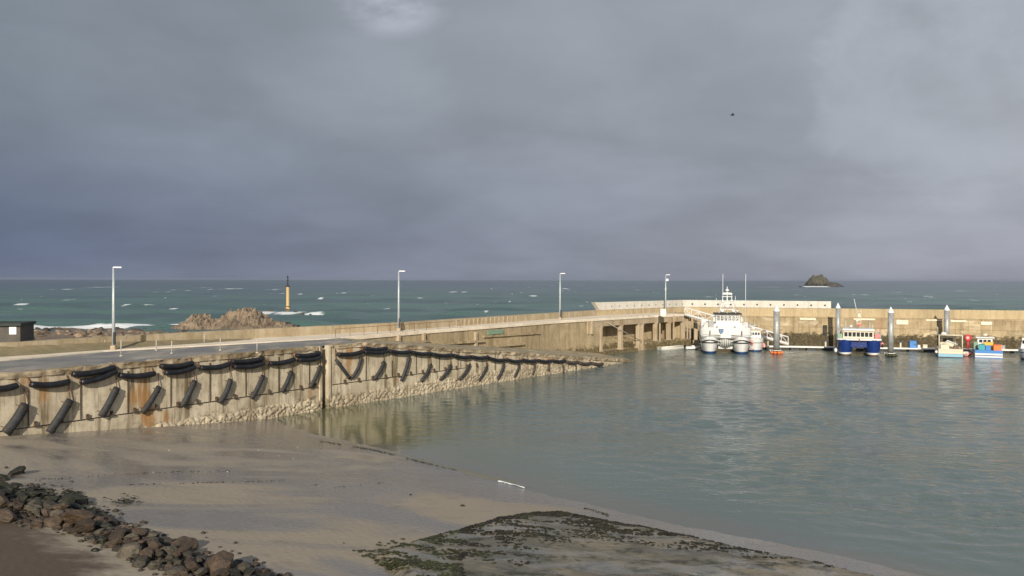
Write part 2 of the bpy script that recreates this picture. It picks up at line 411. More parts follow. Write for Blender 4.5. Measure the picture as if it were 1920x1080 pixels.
# ------------------------------------------------------------------ plan lines
ZR = 6.55
def lerp(a, b, t): return a+(b-a)*t
class Path:
    def __init__(s, pts):
        s.p = [Vector((q[0], q[1])) for q in pts]; s.d = [0.0]
        for a, b_ in zip(s.p, s.p[1:]): s.d.append(s.d[-1]+(b_-a).length)
        s.L = s.d[-1]
    def at(s, d):
        d = min(max(d, 0), s.L)
        for i in range(len(s.p)-1):
            if d <= s.d[i+1] or i == len(s.p)-2:
                t_ = (d-s.d[i])/(s.d[i+1]-s.d[i]); a = s.p[i]; b_ = s.p[i+1]; q = a+(b_-a)*t_
                dr = (b_-a).normalized(); return q, dr, Vector((dr.y, -dr.x))
    def nrm(s, d):        # smoothed normal
        a = s.at(d-.6)[2]; b_ = s.at(d+.6)[2]; return (a+b_).normalized()
    def at_px(s, px):     # distance along where the pixel column px crosses
        lo = None; best = 0; bd = 1e9
        r = hor_ray(px, 600); k = r.x/r.y
        n = 400
        prev = None
        for i in range(n+1):
            d = s.L*i/n; q = s.at(d)[0]; e = q.x-k*q.y
            if prev is not None and prev*e <= 0:
                return d-s.L/n*abs(e)/(abs(e)+abs(prev)+1e-9)
            if abs(e) < bd: bd = abs(e); best = d
            prev = e
        return best
WP = Path([(-58.5, 30.8), (-19.6, 93), (15.3, 141.7), (20.5, 149)])
def on(path, px, py, off=0.0):
    d = path.at_px(px); q, dr, n = path.at(d)
    dd = hor_ray(px, py); tt = q.y/dd.y; z = HC+dd.z*tt
    return Vector((q.x+n.x*off, q.y+n.y*off, z)), d
d_slot = WP.d[1]; d_tip = WP.d[2]; d_ramp0 = d_slot+6.0
def wtop(d):
    if d < d_ramp0: return ZR
    if d < d_tip: return lerp(ZR, 1.0, (d-d_ramp0)/(d_tip-d_ramp0))
    return lerp(1.0, .15, (d-d_tip)/(WP.L-d_tip))
def Pz(px, py): q = P(px, py, ZR); return (q.x, q.y)
EP = Path([(-79, 32)]+[Pz(*q) for q in ((0, 677), (200, 659), (400, 648), (610, 636), (800, 620.6), (1050, 602), (1225, 592), (1292, 589.3))])
ZP = 7.72
def Pq(px, py, z=ZP): q = P(px, py, z); return (q.x, q.y)
PP = Path([(-84, 30)]+[Pq(*q) for q in ((60, 640), (270, 628), (480, 617), (747, 605), (950, 592), (1120, 581.5))]+[(38, 195.5), (101, 175), (150, 159)])
d_corner = PP.d[-3]; d_wl = PP.d[-4]

# ------------------------------------------------------------------ setting: beach, waters
def nz(x, y, s, k=0): return mn.noise(Vector((x*s, y*s, k)))
g_ = MB(); xs = np.arange(-90, 66.1, .6); ys = np.arange(6, 102.1, .6)
rows = [[(x_, y_, beach_h(x_, y_)) for x_ in xs] for y_ in ys]
def keepb(i, j):
    x_, y_ = xs[j], ys[i]
    # stay on the harbour side of the quay face
    for a, b_ in ((WP.p[0], WP.p[1]), (WP.p[1], WP.p[2])):
        if a.y-30 <= y_ <= b_.y or (a is WP.p[1] and y_ > a.y):
            dr = (b_-a).normalized(); n = Vector((dr.y, -dr.x))
            if (Vector((x_, y_))-a).dot(n) < -2.0: return False
    return True
g_.grid(rows, keep=keepb)
tag(g_.build('beach', M['sand']), kind='structure')
# open sea: radial sheet with real wave relief out to 5 km, flat beyond
na, nr = 620, 430
az_ = np.linspace(R(-48), R(44), na); rr = 88*(6000/88)**(np.linspace(0, 1, nr))
A, RR = np.meshgrid(az_, rr); X = RR*np.sin(A); Y = RR*np.cos(A)
Z = np.zeros_like(X)
rng = np.random.RandomState(3)
for k in range(46):
    lam = 4.0*(1.11**k) if k < 24 else rng.uniform(9, 48)
    th = R(-98+rng.normal(0, 24)); kk = 2*math.pi/lam; amp = .0075*lam**.92*(.6 if lam > 30 else 1)
    cell = np.gradient(rr)[:, None]
    fade = np.clip((lam/2.2-cell)/(lam/2.2), 0, 1)*np.clip((lam/2.0-RR*(az_[1]-az_[0]))/(lam/2.0), 0, 1)
    Z += amp*fade*np.sin(kk*(X*math.cos(th)+Y*math.sin(th))+rng.uniform(0, 6.28))
Z *= 1.7
F = np.zeros_like(X)
def streak(px, py, wpx, hpx=1.4, st=1.0):
    q = P(px, py, 0.2); wid = wpx*q.y/FPX/2; dep = hpx*q.y*q.y/FPX/HC*.6
    rr2 = ((X-q.x)/wid)**2+((Y-q.y-(X-q.x)*.05)/dep)**2
    np.maximum(F, st*np.exp(-rr2), out=F)
caps = [(40, 570, 26), (45, 583, 16), (60, 583, 12), (125, 542, 24), (157, 540, 6), (195, 538, 24), (130, 561, 14), (240, 573, 18), (285, 573, 34), (322, 577, 28),
        (434, 541, 30), (380, 539, 8), (415, 587, 24), (515, 542, 12), (492, 570, 14), (693, 571, 16), (725, 577, 16), (870, 583, 8), (912, 585, 12), (928, 566, 16), (955, 565, 8),
        (1060, 541, 14), (1445, 538, 10), (850, 547, 20), (870, 547, 14), (1000, 555, 20), (305, 547, 12), (300, 558, 10), (600, 560, 12), (640, 549, 14), (790, 559, 18), (1612, 552, 16),
        (1680, 547, 10), (1740, 556, 12), (1880, 552, 12), (1800, 545, 14), (1830, 563, 14), (1700, 566, 12), (1230, 549, 8), (1500, 553, 10), (1330, 556, 12), (1090, 572, 12), (560, 551, 10)]
for q in caps: streak(q[0], q[1], q[2]*.9, 1.35, 1.3)
for k in range(190): streak(rng.uniform(0, 1920), rng.uniform(531, 578), rng.uniform(4, 14), .85, rng.uniform(.55, 1.0))
# surf round the beacon reef and along the shore
for q in ((500, 586, 40, 3.5), (545, 586, 70, 3.2), (585, 588, 50, 3.0), (528, 591, 60, 3), (600, 590, 60, 1.6)): streak(q[0], q[1], q[2], q[3], 1.25)
for px in range(30, 350, 14): streak(px, 611.5-max(0, px-180)*.016+rng.uniform(-.5, .5), 34, 4.2 if px < 265 else 2.0, 1.9)
Z[:] = Z - .12
idx = np.arange(na*nr).reshape(nr, na)
q4 = np.stack([idx[:-1, :-1], idx[:-1, 1:], idx[1:, 1:], idx[1:, :-1]], -1).reshape(-1, 4)
# keep only what lies on the seaward side of the parapet line
pl = [(-300, -290)]+[tuple(p_) for p_ in PP.p]+[(600, 14)]
def side(xa, ya):
    res = np.zeros_like(xa, dtype=bool); bd = np.full(xa.shape, 1e18)
    for a, b_ in zip(pl, pl[1:]):
        ax, ay = a; bx, by = b_; L2 = (bx-ax)**2+(by-ay)**2
        t_ = np.clip(((xa-ax)*(bx-ax)+(ya-ay)*(by-ay))/L2, 0, 1)
        d2 = (xa-ax-t_*(bx-ax))**2+(ya-ay-t_*(by-ay))**2
        cr = (bx-ax)*(ya-ay)-(by-ay)*(xa-ax)
        up_ = d2 < bd-1e-9; res = np.where(up_, cr > 0, res); bd = np.where(up_, d2, bd)
    return res
fx = X.ravel()[q4].mean(1); fy = Y.ravel()[q4].mean(1)
q4 = q4[side(fx, fy)]
used = np.unique(q4); remap = -np.ones(na*nr, dtype=np.int64); remap[used] = np.arange(len(used))
V = np.stack([X.ravel()[used], Y.ravel()[used], Z.ravel()[used]], 1); Q = remap[q4]
r0 = rr[-1]; V2 = []; Q2 = []; nb = len(V); far = [r0*1.001, 15000, 40000]; m_ = 60
for i, r_ in enumerate([r0*.97]+far[1:]):
    for k in range(m_):
        a = R(lerp(-75, 75, k/(m_-1))); V2.append((r_*math.sin(a), r_*math.cos(a), -.14))
for i in range(2):
    for k in range(m_-1): Q2.append((nb+i*m_+k, nb+i*m_+k+1, nb+(i+1)*m_+k+1, nb+(i+1)*m_+k))
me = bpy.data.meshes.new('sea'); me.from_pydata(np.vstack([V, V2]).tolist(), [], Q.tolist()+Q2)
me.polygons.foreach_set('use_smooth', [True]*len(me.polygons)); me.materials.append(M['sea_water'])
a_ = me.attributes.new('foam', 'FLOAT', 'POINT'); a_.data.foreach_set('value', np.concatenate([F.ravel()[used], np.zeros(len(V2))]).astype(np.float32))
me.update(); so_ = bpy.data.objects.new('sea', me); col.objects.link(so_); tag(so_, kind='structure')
# harbour: the same kind of sheet with small chop, calmer in the lee of the quay
na2, nr2 = 560, 640
az2 = np.linspace(R(-46), R(38), na2); rr_h = 26*(235/26)**(np.linspace(0, 1, nr2))
A, RR = np.meshgrid(az2, rr_h); X = RR*np.sin(A); Y = RR*np.cos(A); Z = np.zeros_like(X)
rng = np.random.RandomState(8)
sgn = (X-S0[0])*SN[0]+(Y-S0[1])*SN[1]
lee = np.clip((X+16)/34, .12, 1)*np.clip((-sgn-1)/10, .12, 1)
patch = np.zeros_like(X)
for k in range(9):
    lam = rng.uniform(14, 60); th = R(rng.uniform(50, 120)); patch += np.sin(2*math.pi/lam*(X*math.cos(th)+Y*math.sin(th))+rng.uniform(0, 6.28))
lee *= np.clip(.75+.16*patch, .3, 1.25)
for k in range(60):
    lam = rng.uniform(.7, 3.2); th = R(75+rng.normal(0, 30)); kk = 2*math.pi/lam; amp = .0042*lam**.85
    cell = np.gradient(rr_h)[:, None]; fade = np.clip((lam/1.9-cell)/(lam/1.9), 0, 1)*np.clip((lam/1.9-RR*(az2[1]-az2[0]))/(lam/1.9), 0, 1)
    Z += amp*fade*np.sin(kk*(X*math.cos(th)+Y*math.sin(th))+rng.uniform(0, 6.28)+.8*np.sin(X*.11+k)+.7*np.sin(Y*.13+2*k))
Z *= lee*1.15
idx = np.arange(na2*nr2).reshape(nr2, na2)
q4 = np.stack([idx[:-1, :-1], idx[:-1, 1:], idx[1:, 1:], idx[1:, :-1]], -1).reshape(-1, 4)
q4 = q4[~side(X.ravel()[q4].mean(1), Y.ravel()[q4].mean(1))]
used = np.unique(q4); remap = -np.ones(na2*nr2, dtype=np.int64); remap[used] = np.arange(len(used))
V = np.stack([X.ravel()[used], Y.ravel()[used], Z.ravel()[used]], 1)
me = bpy.data.meshes.new('harbour_water'); me.from_pydata(V.tolist(), [], remap[q4].tolist()); me.polygons.foreach_set('use_smooth', [True]*len(me.polygons))
me.materials.append(M['harbour_water']); me.update(); o = bpy.data.objects.new('harbour_water', me); col.objects.link(o); tag(o, kind='structure')
sb = MB(); sb.face([sb.addv((-40000, -200, -6)), sb.addv((40000, -200, -6)), sb.addv((40000, 42000, -6)), sb.addv((-40000, 42000, -6))])
tag(sb.build('seabed', M['sand']), kind='structure')

# ------------------------------------------------------------------ wall builder
def wall(mb, path, d0, d1, zt, zb, thick, du=1.0, dv=1.0, off=0.0, disp=None, m=0, mt=None, ends=True):
    n = max(2, int((d1-d0)/du)+1); ft = zt if callable(zt) else (lambda d: zt); fb = zb if callable(zb) else (lambda d: zb)
    rows_v = max(1, int(round((max(ft(d0), ft(d1))-min(fb(d0), fb(d1)))/dv)))
    G = []; U = []; topb = []; botb = []
    for i in range(n):
        d = lerp(d0, d1, i/(n-1)); q, dr, _ = path.at(d); nn = path.nrm(d); c_ = []; uu = []
        for j in range(rows_v+1):
            z_ = lerp(fb(d), ft(d), j/rows_v); e = off+(disp(d, z_) if disp else 0)
            c_.append((q.x+nn.x*e, q.y+nn.y*e, z_)); uu.append((d, z_))
        G.append(c_); U.append(uu)
        topb.append((q.x+nn.x*(off-thick), q.y+nn.y*(off-thick), ft(d))); botb.append((q.x+nn.x*(off-thick), q.y+nn.y*(off-thick), fb(d)))
    mb.grid(G, m, disp is not None, U)
    T = [[G[i][-1], topb[i]] for i in range(n)]; TU = [[U[i][-1], (U[i][-1][0], U[i][-1][1]+thick)] for i in range(n)]
    mb.grid(T, m if mt is None else mt, False, TU)
    B = [[topb[i], botb[i]] for i in range(n)]; mb.grid(B, m, False, [[U[i][-1], U[i][0]] for i in range(n)])
    if ends:
        for i in (0, n-1):
            a = mb.addv(G[i][0], (0, fb(d0))); b_ = mb.addv(G[i][-1], (0, ft(d0))); c_ = mb.addv(topb[i], (thick, ft(d0))); e = mb.addv(botb[i], (thick, fb(d0)))
            mb.face([a, b_, c_, e] if i == 0 else [e, c_, b_, a], m)
    return mb

# ------------------------------------------------------------------ quay
q_root = empty('quay_wall', (WP.p[1].x, WP.p[1].y, 0)); tag(q_root, 'long stained concrete quay wall hung with black fenders, ending in a ramp', 'quay wall')
Q0 = Vector(q_root.location)
def under(o, root):                  # parts built in world coordinates
    o.parent = root; o.matrix_parent_inverse = Matrix.Translation(-Vector(root.location)); return o
def dconc(d, z): return .02*nz(d, z, 1.3)+ (.03 if z < 2.42 else 0)+.03*nz(d, z, .3, 5)
mb = MB(); wall(mb, WP, 0, d_slot-.55, lambda d: wtop(d)-.28, -1.2, 3.0, du=.5, dv=.28, disp=dconc)
wall(mb, WP, d_slot+.35, WP.L, lambda d: wtop(d)-.28*min(1, max(0, (WP.L-d)/4)), -1.2, 3.0, du=.5, dv=.28, disp=dconc)
under(mb.build('wall_face', M['quay_concrete']), q_root)
mb = MB(); wall(mb, WP, d_slot-.6, d_slot+.4, ZR-.1, -1.2, .5, off=-.75)
under(mb.build('slot_back', M['black']), q_root)
for dd in (d_slot-.72, d_slot+.50):
    mb = MB(); wall(mb, WP, dd-.16, dd+.16, ZR+.05, -1.0, .6, du=.3, off=.16); under(mb.build('pilaster', M['quay_concrete']), q_root)
# broken coping along the crest
def crest(d): return .16*nz(d, 0, .7, 4)+.09*nz(d, 0, 2.2, 8)
mb = MB()
for a, b_ in ((0, d_slot-1.2), (d_slot+1.0, WP.L-2)):
    wall(mb, WP, a, b_, lambda d: wtop(d)+.06+crest(d), lambda d: wtop(d)-.36, 1.1, du=.3, dv=.14, off=.10, disp=lambda d, z: .22*nz(d*1.4, z*2, 1.2, 9)+.10*nz(d*4, z*4, 1.5, 2))
under(mb.build('coping', M['coping_concrete']), q_root)
# crust of oysters and stones on the foot of the wall
du_, dv_ = .11, .10
def crust_top(d):
    return np.interp(d, [0, d_slot-30, d_slot-22, d_slot-8, d_slot, d_slot+25, d_slot+45, WP.L], [.35, .5, 1.1, 1.25, 1.15, 1.6, 1.7, .2])
def crust(d0, d1):
    nd = int((d1-d0)/du_); nv = 20
    D_, J = np.meshgrid(np.linspace(d0, d1, nd), np.arange(nv+1), indexing='ij')
    Zt = crust_top(D_)+.28*np.array([[nz(d, 0, .7, 1)+.8*nz(d, 0, 2.7, 6) for _ in (0,)] for d in D_[:, 0]])
    Zt = np.minimum(Zt, np.array([wtop(d)-.45 for d in D_[:, 0]])[:, None]); Zz = -.5+(Zt+.5)*J/nv
    Hh = np.zeros_like(D_)
    cell = .25
    for ci in range(int(d0/cell)-1, int(d1/cell)+2):
        a_, b_ = np.searchsorted(D_[:, 0], [ci*cell-.4, ci*cell+.75])
        if b_ <= a_: continue
        for cj in range(-2, 11):
            rs = np.random.RandomState((ci*73856093 ^ cj*19349663) & 0x7fffffff); cx, cz = (ci+rs.rand())*cell, (cj+rs.rand())*cell*.75; r_ = rs.uniform(.11, .23)
            dd = np.sqrt((D_[a_:b_]-cx)**2+((Zz[a_:b_]-cz)*1.35)**2); hgt = np.sqrt(np.clip(1-(dd/r_)**2, 0, 1))*r_*.8
            Hh[a_:b_] = np.maximum(Hh[a_:b_], hgt)
    edge = np.clip((Zt-Zz)/.25, 0, 1); out = .04+(Hh*1.35+.08*np.clip((1.0-Zz), 0, 1))*edge; out[:, -1] = -.02
    G = []; U = []
    for i in range(nd):
        q, dr, _ = WP.at(D_[i, 0]); nn = WP.nrm(D_[i, 0]); G.append([(q.x+nn.x*out[i, j], q.y+nn.y*out[i, j], Zz[i, j]) for j in range(nv+1)]); U.append([(D_[i, j], Zz[i, j]) for j in range(nv+1)])
    return G, U
mb = MB()
for a, b_ in ((d_slot-52, d_slot-.7), (d_slot+.5, WP.L-4)): G, U = crust(a, b_); mb.grid(G, 0, True, U)
under(mb.build('oyster_crust', M['oyster_crust']), q_root)
# iron brackets at the joint line, and the joint groove
mb = MB(); wall(mb, WP, 0, d_slot-1.2, 2.46, 2.40, .1, off=.075, du=1.0); wall(mb, WP, d_slot+1, d_slot+24, 2.46, 2.40, .1, off=.075, du=1)
under(mb.build('joint', M['black']), q_root)
# vertical stiffening joints
mb = MB()
for k in np.arange(d_slot-48, d_slot+34, 4.15):
    if abs(k-d_slot) < 2: continue
    q, dr, n = WP.at(k); h = wtop(k)-.5-random.uniform(0, 1.6)
    for zz_ in (1,): mb.box((q.x+n.x*.06, q.y+n.y*.06, (h+2.5)/2+.0), (.07, .05, h-2.5), rz=math.atan2(dr.y, dr.x))
under(mb.build('joint', M['stain_dark']), q_root)
for k in np.arange(d_slot-48, d_slot+28, 2.1):
    if abs(k-d_slot) < 1.4: continue
    q, dr, n = WP.at(k+.3); o = MB().box((0, 0, 0), (.16, .22, .42)).box((.0, -.10, -.16), (.34, .16, .10)).build('bracket', M['stain_dark']); o.location = (q.x+n.x*.08, q.y+n.y*.08, 2.62)
    o.rotation_euler = (0, 0, math.atan2(dr.y, dr.x)); o.parent = q_root; o.matrix_parent_inverse = Matrix.Translation(-Q0)

# road, walkway, slipway
def sheet(name, pa, ra, pb, rb, za, zb, n, mat, bumpy=.0, offa=0, offb=0, split=1, drop=None):
    mb = MB(); G = []
    for i in range(n+1):
        t_ = i/n; qa, _, na_ = pa.at(lerp(ra[0], ra[1], t_)); qb, _, nb_ = pb.at(lerp(rb[0], rb[1], t_))
        A_ = Vector((qa.x+na_.x*offa, qa.y+na_.y*offa, za(lerp(ra[0], ra[1], t_)) if callable(za) else za)); B_ = Vector((qb.x+nb_.x*offb, qb.y+nb_.y*offb, zb(t_) if callable(zb) else zb))
        row = []
        for j in range(split+1):
            p_ = A_.lerp(B_, j/split); p_.z += bumpy*nz(p_.x, p_.y, .5) if 0 < j < split else 0; row.append(tuple(p_))
        G.append(row)
    mb.grid(G, 0, True); o = mb.build(name, M[mat]); return o
dE610 = EP.at_px(640); dE1110 = EP.at_px(1112)
tag(sheet('road', WP, (0, d_ramp0), EP, (0, dE610), ZR-.02, ZR-.02, 60, 'asphalt', .03, offa=-.9, offb=.02, split=14), kind='structure')
ramp = sheet('slipway', WP, (d_ramp0, WP.L-.2), EP, (dE610, EP.at_px(1150)), lambda d: wtop(d)-.02, lambda t_: lerp(ZR-.02, .9, min(1, t_/.86)) if t_ < .86 else lerp(.9, -.4, (t_-.86)/.14), 60, 'slipway', .12, offa=-.9, offb=.1, split=14); tag(ramp, kind='structure')
mb = MB(); G = []; n_ = 140
for i in range(n_+1):
    t_ = i/n_; e = lerp(0, EP.L, t_); qa, _, na_ = EP.at(e)
    k = qa.x/qa.y; px = 960+FPX*k; dp = PP.at_px(px+10 if i else -400); 
    qb = PP.at(min(max(dp, 0), d_corner))[0]
    w_ = Vector((na_.x, na_.y)); 
    inner = qa-w_*min(9, (qb-qa).length)
    G.append([(qa.x, qa.y, ZR-.14), (qa.x, qa.y, ZR+.10), (lerp(qa.x, inner.x, .5), lerp(qa.y, inner.y, .5), ZR+.10), (inner.x, inner.y, ZR+.10)])
mb.grid(G, 0, False); tag(mb.build('walkway', M['walkway']), kind='structure')

# parapet behind the walkway
mb = MB(); wall(mb, PP, 0, d_wl, lambda d: ZP+.03*nz(d, 0, .5), 3.5, 1.0, du=1.0, dv=.5, disp=lambda d, z: .03*nz(d, z, .8))
o = mb.build('parapet_wall', M['parapet_stone']); tag(o, 'long low beige sea wall behind the lamp posts along the outer pier', 'sea wall')
for px in list(range(856, 972, 8))+list(range(1158, 1284, 12)):
    d = PP.at_px(px); q, dr, n = PP.at(d); o = MB().bbox((0, 0, 0), (.38, .12, 1.0), .02, rz=math.atan2(dr.y, dr.x)).build('rib', M['deck_concrete']); o.location = (q.x+n.x*.06, q.y+n.y*.06, ZP-.62); o.parent = bpy.data.objects['parapet_wall']
mb = MB()
# rough grassy bank at its foot on the left
G = []; 
for i in range(121):
    d = lerp(PP.at_px(-200), PP.at_px(470), i/120); q, dr, n = PP.at(d); row = []
    for j in range(7):
        e = .05+j*.42; hgt = .75*(1-j/6)**1.3*(1-(i/120)**2)+.12*nz(d, j, .8)*(1-j/6); row.append((q.x+n.x*e, q.y+n.y*e, ZR-.02+.10+max(hgt, -.14)))
    G.append(row)
mb.grid(G, 0, True); o = mb.build('grass_bank', M['bank']); tag(o, 'rough weedy bank along the foot of the sea wall', 'bank', kind='stuff')

# retaining wall between the upper walkway and the slipway
r_root = empty('retaining_wall', (EP.at(dE1110)[0].x, EP.at(dE1110)[0].y, 0)); tag(r_root, 'ochre stained retaining wall rising from the slipway to the upper walkway', 'retaining wall')
mb = MB(); wall(mb, EP, dE610-1, dE1110+2.0, ZR-.15, -1.0, 2.0, du=.6, dv=.4, off=.0, disp=lambda d, z: .05*nz(d, z, .9)+.05*nz(d, z, .25)); under(mb.build('wall_face', M['retaining_stone']), r_root)
mb = MB(); wall(mb, EP, dE610, EP.L, ZR+.06, ZR-.34, .7, du=.5, dv=.2, off=.16, disp=lambda d, z: .03*nz(d, z, 1.9)); under(mb.build('coping', M['walkway']), r_root)
for (pa, pb, za, zb, th) in ((690, 800, 5.5, 5.35, .5), (780, 905, 4.9, 4.6, .45), (800, 980, 3.9, 3.5, .4), (905, 1010, 5.25, 5.0, .3)):
    da, db = EP.at_px(pa), EP.at_px(pb)
    mb = MB(); wall(mb, EP, da, db, lambda d: lerp(za, zb, (d-da)/(db-da))+.08*nz(d, 1, 1), lambda d: lerp(za, zb, (d-da)/(db-da))-.3, .8, du=.4, dv=.15, off=th, disp=lambda d, z: .1*nz(d, z, 1.4)); under(mb.build('ledge', M['retaining_stone']), r_root)
for px, z0, z1 in ((745, 4.5, 6.3), (792, 4.2, 6.3), (890, 3.3, 5.9), (1108, 3.9, 6.2), (1102, 3.9, 6.2)):
    d = EP.at_px(px); mb = MB(); wall(mb, EP, d-.22, d+.22, z1, z0, .5, du=.3, off=.42 if px != 1102 else .2); under(mb.build('buttress', M['deck_concrete']), r_root)
d = EP.at_px(912); mb = MB(); wall(mb, EP, d, EP.at_px(941), 5.95, 5.3, .1, off=.3); o = under(mb.build('panel', M['green_paint']), r_root); o['label'] = 'pale green panel on the wall'

# ------------------------------------------------------------------ deck on columns
p_root = empty('pier_deck', (EP.at(dE1110)[0].x+6, EP.at(dE1110)[0].y+8, 0)); tag(p_root, 'concrete pier deck standing on square columns over the harbour water', 'pier')
dEe = EP.L
mb = MB(); wall(mb, EP, dE1110-1, dEe, ZR-.36, 5.15, 6.0, du=.8, dv=.5, off=.03, disp=lambda d, z: .03*nz(d, z, 1)); 
# underside of the deck
G = []
for i in range(20):
    d = lerp(dE1110-1, dEe, i/19); q, _, n = EP.at(d); G.append([(q.x, q.y, 5.15), (q.x-n.x*9, q.y-n.y*9, 5.15)])
mb.grid(G, 0, False); under(mb.build('deck_slab', M['deck_concrete']), p_root)
cols = [(1128, 1.0, .62), (1166, .8, .72), (1199, .5, .45), (1206, .4, .45), (1231, 1.0, .62), (1256, .9, .75), (1283, 1.0, .70)]
for k, (px, zb, wd) in enumerate(cols):
    d = EP.at_px(px); q, dr, n = EP.at(d); rz = math.atan2(dr.y, dr.x)
    mb = MB(); mb.bbox((q.x-n.x*.35, q.y-n.y*.35, 1.9), (wd, .8, 6.5), .05, rz=rz); mb.box((q.x-n.x*.45, q.y-n.y*.45, 5.02), (wd+.1, 1.1, .26), rz=rz)
    mb.box((q.x-n.x*.35, q.y-n.y*.35, .2), (wd+.18, 1.0, 1.2), rz=rz)
    under(mb.build('column', M['deck_concrete']), p_root)
mb = MB(); wall(mb, EP, dE1110-1, dEe+.0, 5.14, -1.0, 1.2, du=.8, dv=.4, off=-3.3, disp=lambda d, z: .05*nz(d, z, .8)+(.35 if z < 1.6 else 0)); under(mb.build('back_wall', M['retaining_stone']), p_root)
mb = MB(); wall(mb, EP, EP.at_px(1208), dEe, 1.55, -.6, 3.0, du=.8, dv=.5, off=.5, disp=lambda d, z: .08*nz(d, z, .9)); wall(mb, EP, dE1110, EP.at_px(1190), .55, -.6, 5.0, du=.8, dv=.4, off=.8, disp=lambda d, z: .15*nz(d, z, .9)); under(mb.build('footing', M['retaining_stone']), p_root)
a, _ = on(EP, 1137, 605, .25); b_, _ = on(EP, 1202, 640, .15); under(MB().tube([a, b_], .06, 6).build('brace', M['post_pale']), p_root)
a, _ = on(EP, 1166, 620, -4.5); b_, _ = on(EP, 1225, 648, -1); under(MB().tube([a, b_], .05, 6).build('brace', M['rust']), p_root)
# timber rubbing posts on the pier
for px in (1232, 1258, 1284, 1290):
    q, dr, n = EP.at(EP.at_px(px)+.5); under(MB().bbox((q.x+n.x*.30, q.y+n.y*.30, 3.6), (.3, .25, 5.8), .03, rz=math.atan2(dr.y, dr.x)).build('rubbing_post', M['deck_concrete']), p_root)
q, dr, n = EP.at(dEe)
# dolphin columns beyond the end of the deck
mb = MB(); c2 = PD(1304, 640, 186); o = MB().bbox((0, 0, 2.6), (.75, .75, 6.4), .05).box((0, 0, .3), (1.2, 1.2, 1.4)).build('mooring_column', M['deck_concrete'], loc=(c2.x, c2.y, 0)); tag(o, 'square concrete column standing alone beside the end of the pier deck', 'column')
# end wall closing the corner between deck and outer arm
EC = Path([(q.x+.0, q.y+.0), (38.6, 193.2)])
mb = MB(); wall(mb, EC, 0, EC.L, ZR-.02, -1, 8.0, du=.8, dv=.5, off=-1.0, disp=lambda d, z: .05*nz(d, z, .8)); under(mb.build('end_wall', M['retaining_stone']), p_root)

# ------------------------------------------------------------------ outer breakwater arm
AP = Path([(36.6, 195.6), (101-.4, 173.8), (150, 157.8)])
b_root = empty('breakwater', (70, 184, 0)); tag(b_root, 'long weathered ochre breakwater wall crossing behind the moored boats', 'breakwater')
def darm(d, z):
    return .10*nz(d, z, .35)+.06*nz(d, z, 1.2)+(.45 if z < 2.3 else (.18 if z < 4.2 else 0))+(.25*abs(nz(d*2, z*2, 1.1, 3)) if z < 2.6 else 0)
mb = MB(); wall(mb, AP, 0, AP.L, 5.92, -1.5, 7.0, du=.45, dv=.3, off=1.0, disp=darm); under(mb.build('lower_wall', M['arm_stone']), b_root)
mb = MB(); wall(mb, PP, d_corner-.2, PP.L, ZP, 5.6, 1.4, du=1, dv=.6, off=-.05); under(mb.build('parapet', M['arm_parapet']), b_root)
mb = MB(); wall(mb, PP, d_wl, d_corner+.1, ZP, 5.6, 1.2, du=1, dv=.6, off=0, disp=lambda d, z: (.10 if (d % 2.4) < .55 else 0)); under(mb.build('parapet', M['arm_parapet']), b_root)
dd = AP.at_px(1547); mb = MB(); wall(mb, AP, dd-.4, dd+.4, 4.3, -.5, .3, off=1.48, disp=lambda d, z: .08*nz(d, z, 2), du=.2, dv=.3); o = under(mb.build('weed_niche', M['weed_dark']), b_root); o['label'] = 'dark weed-grown niche'  # solid weed-dark strip; its colour stands in for the opening's dark
for a, c_, z0, z1 in ((1680, 1702, 4.7, 5.6), (1781, 1810, 5.35, 5.75), (1735, 1765, 5.5, 5.8), (1838, 1858, 4.9, 5.5), (1600, 1640, 5.45, 5.8), (1500, 1530, 5.3, 5.7)):
    mb = MB(); wall(mb, AP, AP.at_px(a), AP.at_px(c_), z1, z0, .3, off=1.14, du=.5, dv=.3, disp=lambda d, z: .05*nz(d, z, 1.5)); under(mb.build('repair_patch', M['walkway']), b_root)

ww = empty('wave_wall', (38, 195.5, ZP)); tag(ww, 'white concrete wave wall with round drain holes on top of the breakwater bend', 'wave wall')
d_we = PP.at_px(1558); 
if d_we < d_corner: d_we = d_corner+31
mb = MB(); wall(mb, PP, d_wl+.6, d_we, 9.22, ZP+.0, .9, du=1, dv=.5, off=.10)
q, dr, n = PP.at(d_wl+.6)
A0 = [(q.x+n.x*.1, q.y+n.y*.1), (q.x-n.x*.8, q.y-n.y*.8)]; dx = Vector((dr.x, dr.y))
i0 = [mb.addv((A0[0][0], A0[0][1], ZP), (0, 8)), mb.addv((A0[0][0], A0[0][1], 9.22), (0, 9)), mb.addv((A0[0][0]-dx.x*1.6, A0[0][1]-dx.y*1.6, 9.3), (1, 9)),
      mb.addv((A0[1][0], A0[1][1], ZP), (0, 8)), mb.addv((A0[1][0], A0[1][1], 9.22), (0, 9)), mb.addv((A0[1][0]-dx.x*1.6, A0[1][1]-dx.y*1.6, 9.3), (1, 9))]
mb.face([i0[0], i0[1], i0[2]]); mb.face([i0[5], i0[4], i0[3]]); mb.face([i0[0], i0[2], i0[5], i0[3]]); mb.face([i0[1], i0[4], i0[5], i0[2]])
under(mb.build('wall_body', M['white_concrete']), ww)
k = d_wl+4.5
while k < d_we-1:
    q, dr, n = PP.at(k); e = .10; a = Vector((q.x+n.x*(e-.25), q.y+n.y*(e-.25), 8.35)); b_ = Vector((q.x+n.x*(e+.012), q.y+n.y*(e+.012), 8.35))
    under(MB().tube([a, b_], .20 if k > d_corner else .15, 12, sm=False).build('hole_disc', M['black']), ww); k += 2.75 if k > d_corner else 2.6  # black discs set slightly proud; their colour stands in for the holes' dark

